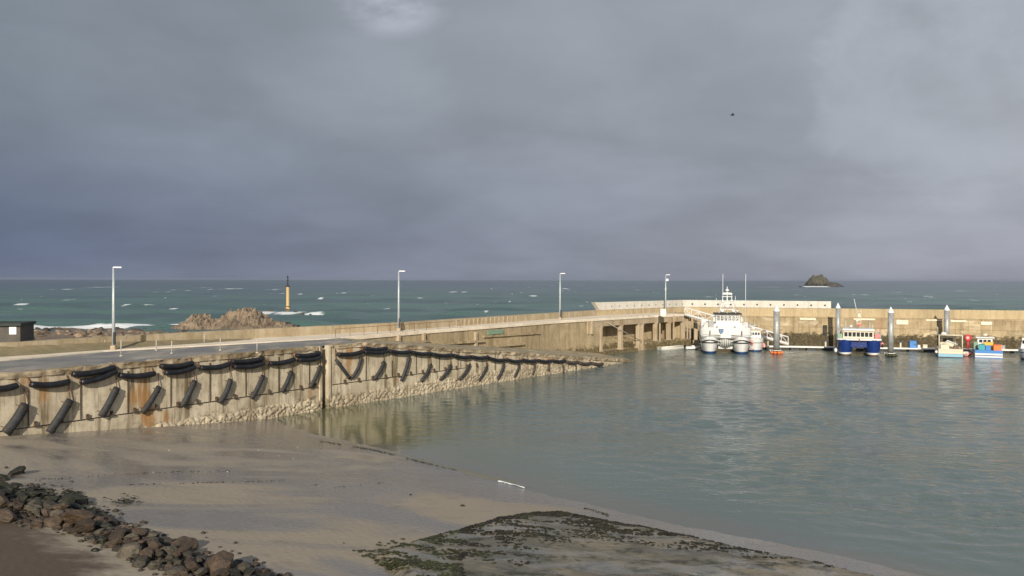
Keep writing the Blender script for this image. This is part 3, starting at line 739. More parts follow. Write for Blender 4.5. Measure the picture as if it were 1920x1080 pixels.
# ------------------------------------------------------------------ fenders on the quay
ORD = ['first', 'second', 'third', 'fourth', 'fifth', 'sixth', 'seventh', 'eighth', 'ninth', 'tenth', 'eleventh', 'twelfth', 'thirteenth', 'fourteenth', 'fifteenth', 'sixteenth', 'seventeenth', 'eighteenth', 'nineteenth', 'twentieth', 'twenty-first', 'twenty-second']
H = [(-45, 728, 28, 722), (50, 720, 125, 715), (145, 716, 213, 695), (217, 703, 285, 700), (303, 698, 361, 688), (369, 689, 426, 682), (432, 687, 490, 681), (499, 681, 548, 673), (554, 674, 598, 669),
     (628, 664, 676, 659), (678, 659, 723, 658), (725, 657.5, 766, 659), (767, 660, 804, 662), (805, 663.5, 844, 665), (846, 666, 878, 669), (879, 668.5, 912, 669), (913, 671.5, 943, 674.5), (946, 674, 974, 676.5), (976, 674.5, 1002, 675.5),
     (1005, 675.5, 1030, 676), (1033, 676, 1056, 675.5), (1058, 678, 1080, 678.5), (1082, 680, 1104, 680.5), (1106, 680.5, 1127, 681.5)]
DBL = {2: (130, 701, 212, 688), 4: (296, 686, 358, 680), 6: (429, 677, 489, 672), 8: (551, 666, 596, 661), 10: (678, 652.5, 722, 652.5)}
def hfender(a, rad, mat, label, group, off=.30):
    d0, d1 = WP.at_px(a[0]), WP.at_px(a[2]); pts = []; N = 12
    z0 = on(WP, a[0], a[1])[0].z; z1 = on(WP, a[2], a[3])[0].z
    for i in range(N+1):
        t_ = i/N; d = lerp(d0+.05, d1-.05, t_); q, dr, n = WP.at(d); z_ = lerp(z0, z1, t_)-.16*(1-(2*t_-1)**2)*random.uniform(.9, 1.1)
        pts.append((q.x+n.x*(off+.06*math.sin(math.pi*t_)), q.y+n.y*(off+.06*math.sin(math.pi*t_)), z_))
    c_ = Vector(pts[N//2]); root = empty('tube_fender', c_); loc = [Vector(p_)-c_ for p_ in pts]
    MB().tube(loc, [rad*.88]+[rad]*(N-1)+[rad*.88], 14).build('tube', mat, root)
    for e in (0, N):
        s = loc[e]; q, dr, n = WP.at(d0 if e == 0 else d1); nn = Vector((n.x, n.y, 0))
        MB().tube([s, s+Vector((0, 0, rad*1.3))-nn*.25, s+Vector((0, 0, rad*2.0))-nn*.32], .035, 6).build('chain', M['rust'], root)
    tag(root, label, 'fender', group)
nl = 9
for i, a in enumerate(H):
    left = i < nl; k = (nl-1-i) if left else (i-nl)
    rad = .25 if a[0] < 600 else .24; side_ = 'left' if left else 'right'
    mt = M['dark_rubber'] if a[0] < 1050 else M['weedy_rubber']
    lab = 'black rubber tube fender along the quay crest, %s to the %s of the dark slot' % (ORD[k], side_)
    if i in DBL:
        lab = 'lower tube of a doubled crest fender, %s to the %s of the dark slot' % (ORD[k], side_)
        hfender(DBL[i], rad*.95, M['dark_rubber'], lab.replace('lower', 'upper'), 'tube fenders hung along the crest of the quay', off=.26)
    hfender(a, rad, mt, lab, 'tube fenders hung along the crest of the quay', off=.36)
DG = [(44, 758, 6, 812, .55), (128, 750, 88, 811, .50), (216, 727, 186, 781, .42), (295, 725, 263, 774, .40), (362, 714, 338, 762, .38), (429, 711, 408, 755, .37), (490, 704, 468, 747, .37), (543, 696, 525, 735, .34), (598, 686, 578, 727, .32),
      (627, 674, 653, 709, .26), (675, 669, 657, 709, .28), (718, 678, 699, 711, .30), (765, 668, 750, 714, .33), (806, 683, 787, 715, .30), (843, 684, 823, 712, .30), (879, 683, 859, 712, .30), (911, 687, 895, 714, .30), (943, 683, 930, 712, .30), (972, 684, 961, 708, .28),
      (1001, 682, 996, 703, .26), (1027, 682, 1026, 696, .25), (1053, 684, 1053, 698, .22), (1077, 685, 1077, 692, .2)]
def dr_j(d_): return Vector((d_.x, d_.y, 0))
for i, (x0, y0, x1, y1, wd) in enumerate(DG):
    a, da = on(WP, x0, y0); b_, db = on(WP, x1, y1); q, dr, n = WP.at((da+db)/2); nn = Vector((n.x, n.y, 0)); N = 8; pts = []; jit = dr_j(dr)*random.uniform(-.10, .10)
    for k in range(N+1):
        t_ = k/N; p_ = a.lerp(b_, t_); p_ = p_+jit*math.sin(math.pi*t_)+nn*(.22+.12*math.sin(math.pi*t_)) + Vector((0, 0, -.07*math.sin(math.pi*t_))); pts.append(p_)
    c_ = Vector(pts[N//2]); root = empty('hanging_fender', c_); loc = [p_-c_ for p_ in pts]
    ax = (loc[-1]-loc[0]).normalized(); sd_ = ax.cross(nn).normalized()
    mt = M['faded_rubber'] if x0 < 1000 else M['weedy_rubber']
    # two rubber tubes strapped side by side
    wd = wd*.68*random.uniform(.92, 1.1)
    MB().tube(loc, [wd*.92]+[wd]*(N-1)+[wd*.92], 12, flat=.8, flat_axis=nn).build('tube', mt, root)
    for t_ in (1, N-1):
        MB().tube([loc[t_]+sd_*wd*1.5-nn*.2, loc[t_]+sd_*wd*.75+nn*wd*.75, loc[t_]+nn*wd*.85, loc[t_]-sd_*wd*.75+nn*wd*.75, loc[t_]-sd_*wd*1.5-nn*.2], .03, 6).build('strap', M['stain_dark'], root)
    top = Vector((a.x, a.y, min(a.z+1.2, wtop(da)-.3)))-c_+nn*.08
    MB().tube([loc[0], top], .035, 6).build('chain', M['rust'], root)
    nl2 = 9
    if i < nl2: lab = 'slanting rubber fender hung on the quay face, %s to the left of the dark slot' % ORD[nl2-1-i]
    elif i == 9: lab = 'left limb of the V of two fenders just right of the dark slot'
    elif i == 10: lab = 'right limb of the V of two fenders just right of the dark slot'
    else: lab = 'slanting rubber fender on the quay face, %s to the right of the V-shaped pair' % ORD[i-11]
    tag(root, lab, 'fender', 'fenders hanging on the face of the quay')

# ------------------------------------------------------------------ lamps, posts, railing, hut, cabinet
def lamp(px, pyb, D, label, extra=False):
    b_ = PD(px, pyb, D); zb = ZR+.1; root = empty('street_lamp', (b_.x, b_.y, zb)); Hh = 8.0
    ztop = HC-(0) ; 
    MB().tube([(0, 0, .0), (0, 0, 4), (0, 0, Hh)], [.17, .14, .10], 10).build('pole', M['galvanised'], root)
    MB().bbox((0, 0, .2), (.5, .5, .4), .05).build('base', M['deck_concrete'], root)
    MB().tube([(0, 0, Hh-.04), (.35, -.05, Hh+.05)], .05, 8).build('arm', M['galvanised'], root)
    MB().bbox((.45, -.06, Hh+.06), (.85, .34, .13), .03).box((.45, -.06, Hh-.015), (.55, .22, .02), 1).build('lamp_head', [M['pile_cap'], M['pale_grey']], root)
    if extra:
        MB().bbox((.3, -.05, Hh-1.0), (.5, .3, .45), .04).build('camera_box', M['pile_cap'], root)
        MB().bbox((-.05, -.15, 5.0), (.3, .2, .5), .03).build('junction_box', M['pale_grey'], root)
    else: MB().bbox((.12, -.1, 1.1), (.22, .2, 1.2), .03).build('junction_box', M['black'], root)
    tag(root, label, 'street lamp', 'street lamps along the pier')
lamp(213, 652, 87, 'tall grey lamp post standing farthest left, by the dark hut end of the road')
lamp(747.5, 621.5, 119, 'tall grey lamp post beside the railing, second from the hut')
lamp(1050, 600, 154.5, 'tall grey lamp post third from the hut, before the columned pier deck')
lamp(1248, 589, 186, 'grey lamp post with white boxes beside the cabinet near the gangway', True)
for i, (px, py, h) in enumerate(((197, 654, .9), (227, 668, 1.5), (293, 657, 1.0), (322, 663, 1.2), (413, 657, 1.2), (482, 662, 1.35), (383, 645, 1.1), (499, 633, 1.0))):
    q = P(px, py, ZR); o = empty('bollard_post', (q.x, q.y, ZR))
    MB().tube([(0, 0, 0), (0, 0, h)], [.05, .045], 8).build('post', M['post_pale'], o); MB().tube([(0, 0, 0), (0, 0, .1)], [.16, .13], 8).build('base', M['post_pale'], o)
    tag(o, 'slim pale marker post at the road edge, %s counting from the left' % ORD[[197, 227, 293, 322, 383, 413, 482, 499].index(px)], 'post', 'pale marker posts along the quay road')
rail = empty('railing', (*EP.at(EP.at_px(747))[0], ZR+.1)); RL = Vector(rail.location); tag(rail, 'thin rusty pipe railing along the walkway edge above the slipway', 'railing')
d0, d1 = EP.at_px(632), EP.at_px(880); pts = []; k = d0
while k <= d1:
    q, dr, n = EP.at(k); p_ = Vector((q.x-n.x*.25, q.y-n.y*.25, ZR+.1))-RL; pts.append(p_+Vector((0, 0, 1.0)))
    MB().tube([p_, p_+Vector((0, 0, 1.02))], .03, 6).build('post', M['rust'], rail); k += 2.6
MB().tube(pts, .028, 6).build('handrail', M['rust'], rail)
hut = P(38, 664, ZR); root = empty('hut', (hut.x, hut.y, ZR-.05), R(12)); tag(root, 'dark low hut with a flat roof at the far left end of the quay road', 'hut')
MB().box((-3, 2, 1.35), (6, 4, 2.7)).build('wall', M['hut_wall'], root); MB().bbox((-3, 1.9, 2.83), (6.35, 4.5, .26), .04).build('roof', M['hut_roof'], root)
MB().bbox((-.62, -.035, 2.25), (.62, .06, .70), .02).build('sign', M['pile_cap'], root); MB().box((-3.2, -.02, .6), (4.6, .05, .9)).build('panel', M['grey_shade'], root)
q = P(1243, 592.3, ZR+.1); root = empty('cabinet', (q.x, q.y, ZR+.1)); tag(root, 'white utility cabinet at the foot of the lamp near the gangway', 'cabinet')
MB().bbox((0, 0, .7), (1.15, .7, 1.4), .05).build('body', M['cream_paint'], root); MB().bbox((.02, -.37, .72), (.9, .03, 1.15), .01).build('door', M['white_paint'], root)
for k, px in enumerate(range(1140, 1228, 11)):
    q = P(px, 595.5-(px-1140)*.045, ZR+.1); o = MB().tube([(0, 0, 0), (0, 0, .8)], .045, 6).tube([(0, 0, .8), (0, 0, .92)], .075, 8).build('deck_post', M['post_pale'], loc=(q.x, q.y, ZR+.1))
    tag(o, 'short pale post on the columned pier deck, %s from its left end' % ORD[k], 'post', 'short posts on the pier deck')

# ------------------------------------------------------------------ gangway and pontoons
ga = PD(1284, 588, 181.5); ga.z = ZR+.1; gb = PD(1478, 642, 177); gb.z = .95
gw = empty('gangway', (ga.x, ga.y, 0)); tag(gw, 'white metal truss gangway sloping down from the pier to the pontoon', 'gangway')
G0 = Vector(gw.location); A_, B_ = ga-G0, gb-G0; dirg = (B_-A_).normalized(); sdv = Vector((0, 0, 1)).cross(dirg).normalized(); upv = Vector((0, 0, 1))
nb_ = 15
deck = MB(); c_ = [A_+sdv*.8, A_-sdv*.8, B_-sdv*.8, B_+sdv*.8]
ids = [deck.addv(p_) for p_ in c_]+[deck.addv(p_-upv*.3) for p_ in c_]
for f in ((0, 1, 2, 3), (7, 6, 5, 4), (0, 4, 5, 1), (1, 5, 6, 2), (2, 6, 7, 3), (3, 7, 4, 0)): deck.face([ids[k] for k in f])
deck.build('deck', M['alu'], gw)
for s in (-1, 1):
    mb = MB(); o_ = sdv*.85*s
    mb.tube([A_+o_, B_+o_], .22, 6); mb.tube([A_+o_+upv*1.35, B_+o_+upv*1.35], .11, 6)
    for i in range(nb_+1):
        p_ = A_.lerp(B_, i/nb_)+o_; mb.tube([p_, p_+upv*1.25], .045, 5)
        if i < nb_: p2 = A_.lerp(B_, (i+1)/nb_)+o_; mb.tube([p_ if i % 2 else p_+upv*1.25, p2+upv*1.25 if i % 2 else p2], .04, 5)
    mb.build('truss_side', M['white_paint'], gw)
PL = Path([(48.2, 176.3), (101, 166.5), (125, 162)])
def pontoon(px0, px1, label, wid=2.4):
    d0, d1 = PL.at_px(px0), PL.at_px(px1); q0, dr, n = PL.at((d0+d1)/2); root = empty('pontoon', (q0.x, q0.y, 0), math.atan2(dr.y, dr.x)); L = d1-d0
    MB().bbox((0, 0, .52), (L, wid, .2), .04).build('deck', M['walkway'], root)
    MB().bbox((0, -wid/2-.04, .56), (L, .08, .26), .02).build('rubbing_strip', M['white_paint'], root)
    k = -L/2+1.2
    while k < L/2-1:
        MB().bbox((k, 0, .1), (1.7, wid-.3, .62), .06).build('float', M['black'], root); k += 3.1
    tag(root, label, 'pontoon', 'floating pontoons of the marina'); return root
pontoon(1417, 1568, 'floating pontoon with a pale deck left of the blue catamaran')
pontoon(1572, 1757, 'floating pontoon with a pale deck right of the blue catamaran')
pontoon(1762, 2040, 'floating pontoon behind the small boats at the right edge')
raft = P(1257, 655, 0); root = empty('work_raft', (raft.x, raft.y, 0), R(20)); tag(root, 'flat beige work raft floating under the pier deck', 'raft')
MB().bbox((0, 0, .45), (5.0, 1.8, .18), .04).build('deck', M['cream_paint'], root); MB().tube([(-2.5, -.6, .15), (2.5, -.6, .15)], .32, 10).build('float', M['pale_grey'], root); MB().tube([(-2.5, .6, .15), (2.5, .6, .15)], .32, 10).build('float', M['pale_grey'], root)
MB().tube([(-2.3, -.8, .5), (2.4, -.8, .78)], .09, 8).build('rail', M['white_paint'], root)

def pile(px, yt, D, wpx, label, collar, cz=.6):
    c_ = PD(px, 640, D); zt = PD(px, yt, D).z; r_ = wpx*D/FPX/2; root = empty('mooring_pile', (c_.x, c_.y, 0)); 
    MB().tube([(0, 0, -2), (0, 0, .9)], r_*1.005, 20).build('weed_band', M['weed_green'], root)
    MB().tube([(0, 0, .9), (0, 0, zt-1.1)], r_, 20).build('shaft', M['pile_steel'], root)
    MB().tube([(0, 0, zt-1.15), (0, 0, zt-.95), (0, 0, zt-.9), (0, 0, zt)], [r_*1.08, r_*1.08, r_*1.0, .03], 20).build('cap', M['pile_cap'], root)
    if collar:
        mb = MB()
        for k in range(12):
            a = 2*math.pi*k/12; mb.tube([(math.cos(a)*r_*1.45, math.sin(a)*r_*1.45, cz), (math.cos(a+.53)*r_*1.45, math.sin(a+.53)*r_*1.45, cz)], .11, 6)
        mb.box((0, r_*2.2, cz-.1), (r_*3.4, r_*2.0, .25)); mb.build('collar', M['alu'], root)
        for k in range(5):
            a = R(200+k*40); MB().sphere((math.cos(a)*r_*1.7, math.sin(a)*r_*1.7, .22), .26, sq=(1.3, 1, .9)).build('roller', M[collar], root)
    tag(root, label, 'mooring pile', 'steel mooring piles with white cone caps')
pile(1456, 572.5, 164.5, 11.5, 'grey mooring pile with orange-brown foot between the white catamaran and gangway foot', 'orange')
pile(1571, 567.5, 178.5, 8.5, 'thinner grey mooring pile behind the left side of the blue catamaran', None)
pile(1670, 575, 158.5, 10.5, 'grey mooring pile with a green weedy foot right of the blue catamaran', 'weed_green')
pile(1775, 571.5, 174, 9.5, 'grey mooring pile rising behind the cream work boat', None)

# ------------------------------------------------------------------ boats
def loft(mb, L, levels, cx=0.0, blunt=.35, stern=1.0, N=18, y0=0.0, deckm=0, mats=None):
    """levels from keel up: (half width, z, bow setback, material of the strake below this level)"""
    rows_ = []
    for i in range(N+1):
        t_ = (i/N)**1.6; row = []
        for (hwid, z_, rake, mm) in levels:
            k = min(1, t_/blunt); f_ = math.sqrt(max(0, 1-(1-k)**2)); f_ *= lerp(1, stern, max(0, (t_-.6)/.4))
            row.append((hwid*f_, y0+rake+(L-rake)*t_, z_))
        rows_.append(row)
    for s in (-1, 1):
        i0 = len(mb.v)
        for row in rows_:
            for p_ in row: mb.v.append((cx+s*p_[0], p_[1], p_[2]))
        nl_ = len(levels)
        for i in range(N):
            for j in range(nl_-1):
                a = i0+i*nl_+j; f_ = [a, a+1, a+nl_+1, a+nl_]; mb.face(f_ if s < 0 else f_[::-1], levels[j+1][3], True)
    tl = [mb.addv((cx-r_[-1][0], r_[-1][1], r_[-1][2])) for r_ in rows_]; tr = [mb.addv((cx+r_[-1][0], r_[-1][1], r_[-1][2])) for r_ in rows_]
    for i in range(N): mb.face([tl[i], tr[i], tr[i+1], tl[i+1]], deckm)
    last = rows_[-1]; a = [mb.addv((cx-p_[0], p_[1], p_[2])) for p_ in last]; b2 = [mb.addv((cx+p_[0], p_[1], p_[2])) for p_ in last]
    for j in range(len(last)-1): mb.face([a[j], b2[j], b2[j+1], a[j+1]][::-1], levels[j+1][3])
    return mb
def windows_row(root, n, x0, x1, z0, z1, y, parent, gap=.12, mat='glass_dark'):
    wd = (x1-x0)/n
    for i in range(n):
        cx = x0+wd*(i+.5); f = MB().box((cx, y-.01, (z0+z1)/2), (wd-gap+.06, .04, z1-z0+.06)).build('window', M['pale_grey'], parent)
        MB().box((cx, y-.035, (z0+z1)/2), (wd-gap, .02, z1-z0)).build('pane', M[mat], f)

# 1 white catamaran work boat, bows to the camera
c_ = P(1361, 664, 0); cat = empty('catamaran', (c_.x, c_.y, 0), R(-11)); tag(cat, 'large white catamaran work boat with dark-roofed wheelhouse and tall mast', 'boat')
LC = 13.0
for s in (-1, 1):
    mb = MB(); loft(mb, LC, [(.55, -.6, 1.1, 1), (1.2, .12, .55, 1), (1.35, .42, .4, 1), (1.72, 1.9, .1, 0), (1.82, 2.15, .0, 2), (1.80, 3.1, .05, 0)], cx=s*2.85, blunt=.30)
    mb.build('hull', [M['white_hull'], M['antifoul_blue'], M['black']], cat)
mb = MB(); loft(mb, LC-.9, [(4.4, 2.9, .2, 0), (4.62, 3.45, .1, 0), (4.55, 4.85, 0, 0)], y0=.35, blunt=.10, N=26); mb.build('bulwark', M['white_hull'], cat)
mb = MB()
for k in range(7): mb.tube([(-1.25+.42*k*.95, 1.1+.25*abs(k-3), 2.9), (-1.2+.42*k*.93, 2.2, .9+.15*abs(k-3))], .19, 8)
mb.box((0, 4.2, 1.9), (2.6, 4, 2.2)); mb.build('tunnel_fairing', M['pale_grey'], cat)
for s in (-1, 1):
    for zz_, rr_ in ((3.55, .06), (3.25, .05)):
        pts = []
        for k in range(13):
            a = math.pi*k/12; pts.append((s*2.85-math.cos(a)*1.88, .30-math.sin(a)*.42+.10, zz_-.10*math.cos(a)**2))
        MB().tube(pts, rr_, 6).build('rubbing_strake', M['grey_shade'], cat)
    pts = [(s*2.85-math.cos(math.pi*k/12)*1.9, .55-math.sin(math.pi*k/12)*.6, 2.55-.55*abs(math.cos(math.pi*k/12))**2) for k in range(13)]
    MB().tube(pts, .10, 6).build('fender_strip', M['black'], cat)
MB().bbox((-4.62, 4, 3.1), (.16, 7.0, .3), .03).build('rubbing_strake', M['black'], cat)
em = MB(); sh_ = [(-.42, .38), (.42, .38), (.40, -.05), (.22, -.34), (0, -.48), (-.22, -.34), (-.40, -.05)]
cx, cz = -.85, 4.2
i1 = [em.addv((cx+a, .30, cz+b)) for a, b in sh_]; em.face(i1, 0); i2 = [em.addv((cx+a*.62, .29, cz+b*.62)) for a, b in sh_]; em.face(i2, 1); i3 = [em.addv((cx+a*.36, .28, cz+b*.36+.02)) for a, b in sh_]; em.face(i3, 0)
em.build('emblem', [M['navy'], M['light_blue']], cat)
wh = MB(); 
def frus(mb, cx, y0, y1, z0, z1, w0, w1, lean, m=0):
    i = [mb.addv(p_) for p_ in ((cx-w0, y0, z0), (cx+w0, y0, z0), (cx+w0, y1, z0), (cx-w0, y1, z0), (cx-w1, y0+lean, z1), (cx+w1, y0+lean, z1), (cx+w1, y1, z1), (cx-w1, y1, z1))]
    for f in ((0, 1, 5, 4), (1, 2, 6, 5), (2, 3, 7, 6), (3, 0, 4, 7), (4, 5, 6, 7)): mb.face([i[k] for k in f], m)
frus(wh, .45, 2.1, 7.5, 4.8, 5.5, 3.0, 2.35, .5); frus(wh, .45, 2.62, 7.3, 5.5, 7.15, 2.15, 2.1, -.06)
whp = wh.build('wheelhouse', M['white_paint'], cat)
windows_row(cat, 6, -1.6, 2.5, 6.1, 6.95, 2.50, whp, gap=.16)
MB().bbox((.45, 4.9, 7.28), (5.1, 5.4, .26), .08).build('roof', M['black'], cat)
for s in (-1, 1): MB().bbox((.45+s*2.5, 3.0, 6.3), (.5, .7, .9), .05).build('side_box', M['pale_grey'], cat)
mb = MB()
for s in (-1, 1): mb.tube([(.4+s*1.5, 4, 7.4), (.4+s*.9, 4.4, 9.2), (.4+s*.75, 4.6, 11.2)], .08, 6)
mb.tube([(.4, 4.4, 7.4), (.4, 4.6, 12.4)], [.16, .08], 8)
for zz_, ww_ in ((8.1, 2.8), (9.3, 2.0), (10.5, 1.9), (11.2, 1.5)): mb.box((.4, 4.5, zz_), (ww_, .35, .10))
mb.build('mast', M['white_paint'], cat)
for (a, b, cc, r_) in ((.4, 4.4, 8.65, .5), (-.4, 4.3, 9.6, .32), (1.2, 4.3, 9.7, .3), (.4, 4.4, 11.7, .34), (-.55, 3.9, 7.8, .42), (1.5, 3.9, 7.8, .38), (2.3, 4.2, 7.8, .3)):
    MB().sphere((a, b, cc), r_, sq=(1, 1, .75)).build('radar_dome', M['white_paint'], cat)
MB().box((.4, 4.1, 11.0), (1.8, .18, .2)).build('radar_bar', M['white_paint'], cat)
for k, (a, b) in enumerate(((-.4, 14.8), (3.9, 14.8), (1.9, 10.6), (-1.6, 10.2))): MB().tube([(a, 4.6 if k != 1 else 6.5, 7.3 if k != 1 else 4.8), (a, 4.6 if k != 1 else 6.5, b)], .045, 5).build('antenna', M['pile_cap'], cat)
rl = MB()
for s in (-1, 1):
    rl.tube([(s*4.4, 1.0, 5.6), (s*4.4, 8, 5.6)], .04, 5)
    for k in range(8): rl.tube([(s*4.4, 1+k, 4.8), (s*4.4, 1+k, 5.6)], .035, 5)
rl.build('rail', M['pale_grey'], cat)
for a, b, e, mt in ((-3.6, 2.2, .9, 'pale_grey'), (-2.6, 2.4, 1.1, 'grey_shade'), (-3.9, 4.5, 1.3, 'white_paint'), (3.7, 3.5, 1.0, 'pale_grey')): MB().bbox((a, b, 4.8+e/2), (.9, .8, e), .06).build('deck_box', M[mt], cat)
for a in (-4.9, -4.88): pass
for k in range(4): MB().tube([(4.78, 1.5+k*2, 2.4), (4.78, 1.5+k*2, 1.5)], .18, 8).build('fender', M['pink_float'], cat)

for s in (-1, 1):
    MB().tube([(.4+s*1.2, 4.5, 9.3), (s*4.2, 1.2, 4.9)], .025, 4).build('stay', M['grey_shade'], cat); MB().bbox((s*1.6, .5, 4.98), (.35, .35, .3), .04).build('bollard', M['grey_shade'], cat)
    MB().tube([(s*2.85, .2, 4.3), (s*2.85, .05, 3.4)], .10, 6).build('fairlead_stain', M['antifoul_brown'], cat)
# 2 small fishing boat alongside
def small_boat(name, c_, rz, L, B, Hd, hullmats, label, cabin=True):
    root = empty(name, c_, rz); tag(root, label, 'boat'); mb = MB()
    loft(mb, L, [(B*.45, -.4, .9, 1), (B*.8, .12, .5, 1), (B*.86, .3, .45, 1), (B*.97, Hd*.62, .15, 0), (B, Hd*.7, .1, 2), (B, Hd, 0, 0)], blunt=.42, stern=.85, deckm=3)
    mb.build('hull', hullmats, root); return root
c_ = PD(1403, 655, 168.5); r2 = small_boat('fishing_boat', (c_.x+1.3, c_.y, 0), R(-13), 6.0, 1.62, 2.55, [M['white_hull'], M['antifoul_blue'], M['grey_shade'], M['pale_grey']], 'small white fishing boat moored against the right side of the white catamaran')
mb = MB(); frus(mb, 0, 2.2, 4.6, 2.5, 3.9, 1.15, 1.05, -.05); cb = mb.build('cabin', M['white_paint'], r2); windows_row(r2, 4, -1.0, 1.0, 3.1, 3.55, 2.14, cb, .14)
MB().bbox((0, 3.3, 3.98), (2.6, 2.9, .14), .04).build('roof', M['cream_paint'], r2)
mb = MB(); mb.tube([(0, 3.4, 4), (0, 3.4, 5.4)], .05, 6); mb.tube([(-.9, 4.9, 2.5), (-.9, 4.9, 5.0), (.9, 4.9, 5.0), (.9, 4.9, 2.5)], .07, 6); mb.box((0, 3.4, 4.9), (.9, .1, .1)); mb.build('mast', M['pale_grey'], r2)
MB().sphere((-.2, 3.2, 4.3), .3).build('radar_dome', M['white_paint'], r2)
for k in range(3): MB().sphere((1.72, 1.0+k*1.5, 1.1), .3, sq=(.8, .8, 1.3)).build('fender', M['pink_float'], r2)

# 3 blue catamaran
c_ = P(1611, 668, 0); bc = empty('catamaran', (c_.x, c_.y, 0), R(-19)); tag(bc, 'dark blue catamaran with white wheelhouse and row of front windows', 'boat')
for s in (-1, 1):
    mb = MB(); loft(mb, 9.5, [(.5, -.5, .8, 2), (1.0, .10, .35, 2), (1.13, .28, .3, 2), (1.2, .62, .22, 1), (1.36, 2.1, .02, 0), (1.38, 2.9, 0, 0)], cx=s*2.35, blunt=.22)
    mb.build('hull', [M['navy'], M['white_hull'], M['antifoul_brown']], bc)
MB().bbox((0, 5.1, 2.2), (4.8, 8.6, 1.3), .12).build('bridge_deck', M['navy'], bc)
mb = MB(); loft(mb, 9.3, [(3.72, 2.82, 0, 0), (3.80, 2.9, -.05, 0), (3.76, 3.12, -.03, 0)], blunt=.08, y0=-.05, N=24, deckm=1); mb.build('gunwale', [M['white_paint'], M['pale_grey']], bc)
mb = MB(); frus(mb, -.1, 1.6, 6.0, 3.1, 4.55, 2.62, 2.5, .1); wh = mb.build('wheelhouse', M['cream_paint'], bc); windows_row(bc, 7, -2.55, 2.35, 3.42, 4.2, 1.63, wh, .16)
MB().bbox((-.1, 3.8, 4.68), (5.4, 5.0, .30), .06).build('roof', M['white_paint'], bc)
mb = MB()
for s in (-.35, .35): mb.tube([(.1+s, 4, 4.8), (.1+s, 4.1, 8.2)], .06, 6)
for k in range(6): mb.box((.1, 4.05, 5.2+k*.55), (.8, .12, .08))
mb.build('mast', M['cream_paint'], bc)
MB().tube([(-.3, 4.2, 8.0), (-.75, 4.4, 10.2)], .05, 5).build('antenna', M['pile_cap'], bc)
MB().box((.1, 3.8, 7.2), (.5, .4, .7)).build('radar_box', M['cream_paint'], bc)
for a, zz_, r_, mt in ((-1.3, 5.25, .28, 'white_paint'), (.15, 5.5, .38, 'pink_red'), (-.3, 6.2, .25, 'white_paint')): MB().sphere((a, 2.9, zz_), r_, sq=(1, 1, .7)).build('radar_dome', M[mt], bc)
for a, b in ((-2.2, 6.2), (1.9, 6.0), (2.4, 5.6)): MB().tube([(a, 3.2, 4.8), (a, 3.2, b)], .035, 5).build('antenna', M['pile_cap'], bc)
MB().tube([(4.1-.35, 5.5, 3.1), (4.1-.35, 5.5, 6.6)], .07, 6).build('gantry_post', M['pink_red'], bc)
for a, b, r_, mt in ((-3.95, 1.0, .36, 'white_paint'), (3.95, 1.4, .30, 'weed_green'), (4.0, 3.0, .42, 'pink_float')): MB().sphere((a, b, .9 if a < 0 else 1.9), r_, sq=(.8, .9, 1.15)).build('fender', M[mt], bc)
for a, b, e, mt in ((-3.2, 2.2, .8, 'green_paint'), (-3.3, 3.4, 1.5, 'grey_shade'), (3.1, 2.8, .8, 'pink_red'), (3.2, 4.5, 1.1, 'grey_shade')): MB().bbox((a, b, 3.1+e/2), (.8, .8, e), .05).build('deck_box', M[mt], bc)
MB().bbox((.0, -.10, 3.0), (.18, .16, .35), .02).build('bow_fitting', M['red'], bc)

for s in (-1, 1):
    mb = MB(); mb.tube([(s*3.6, .6, 3.75), (s*3.6, 8.6, 3.75)], .03, 5); [mb.tube([(s*3.6, .6+k*1.6, 3.1), (s*3.6, .6+k*1.6, 3.75)], .025, 4) for k in range(6)]; mb.build('rail', M['pile_cap'], bc)
    MB().tube([(.1, 4, 8.0), (s*3.5, 1.0, 3.2)], .022, 4).build('stay', M['grey_shade'], bc)
# 4 cream work boat, stern to the camera
c_ = P(1782.5, 670.5, 0); wb = empty('work_boat', (c_.x, c_.y, 0), R(-22)); tag(wb, 'cream work boat with square stern, light blue waterline and gantry frame', 'boat')
mb = MB(); B = 1.95
for z0, z1, mm in ((-.4, .12, 2), (.12, .62, 1), (.62, .7, 3), (.7, 1.15, 0), (1.15, 1.2, 3), (1.2, 1.5, 0)):
    mb.box((0, 4.0, (z0+z1)/2), (2*B-(.04 if mm == 3 else 0), 8.0, z1-z0), mm)
mb.build('hull', [M['cream_paint'], M['light_blue'], M['black'], M['grey_shade']], wb)
mb = MB()
for s in (-1, 1): mb.tube([(s*1.85, .2, 1.4), (s*1.85, .2, 3.95)], .10, 6)
mb.tube([(-1.9, .2, 3.95), (1.9, .2, 3.95)], .12, 6); mb.build('gantry', M['cream_paint'], wb)
MB().bbox((-.2, 4.6, 2.5), (2.6, 2.2, 2.2), .08).build('cabin', M['cream_paint'], wb); MB().bbox((-.2, 3.47, 2.9), (1.6, .05, .7), .01).build('window', M['glass_dark'], wb)
MB().bbox((0, 2.6, 3.75), (3.7, 3.6, .12), .03).build('canopy', M['cream_paint'], wb)
MB().tube([(-1.6, 1.2, 1.6), (-.4, 1.4, 2.9), (1.2, 1.6, 2.2)], .16, 8).build('boom', M['pale_grey'], wb)
MB().bbox((-.9, 1.0, 1.85), (1.4, .9, .7), .05).build('winch', M['cream_paint'], wb); MB().bbox((.9, 1.1, 1.75), (.9, .8, .5), .05).build('deck_box', M['antifoul_brown'], wb)
MB().sphere((-.9, 3.2, 4.05), .4, sq=(1.2, 1, .7)).build('radar_dome', M['white_paint'], wb); MB().tube([(-1.9, 3, 3.8), (-1.9, 3, 5.2), (-2.6, 3, 5.35)], .06, 5).build('mast', M['cream_paint'], wb)
MB().sphere((-2.25, .6, .9), .28).build('fender', M['white_paint'], wb); MB().sphere((2.2, .6, .8), .28).build('fender', M['cream_paint'], wb)

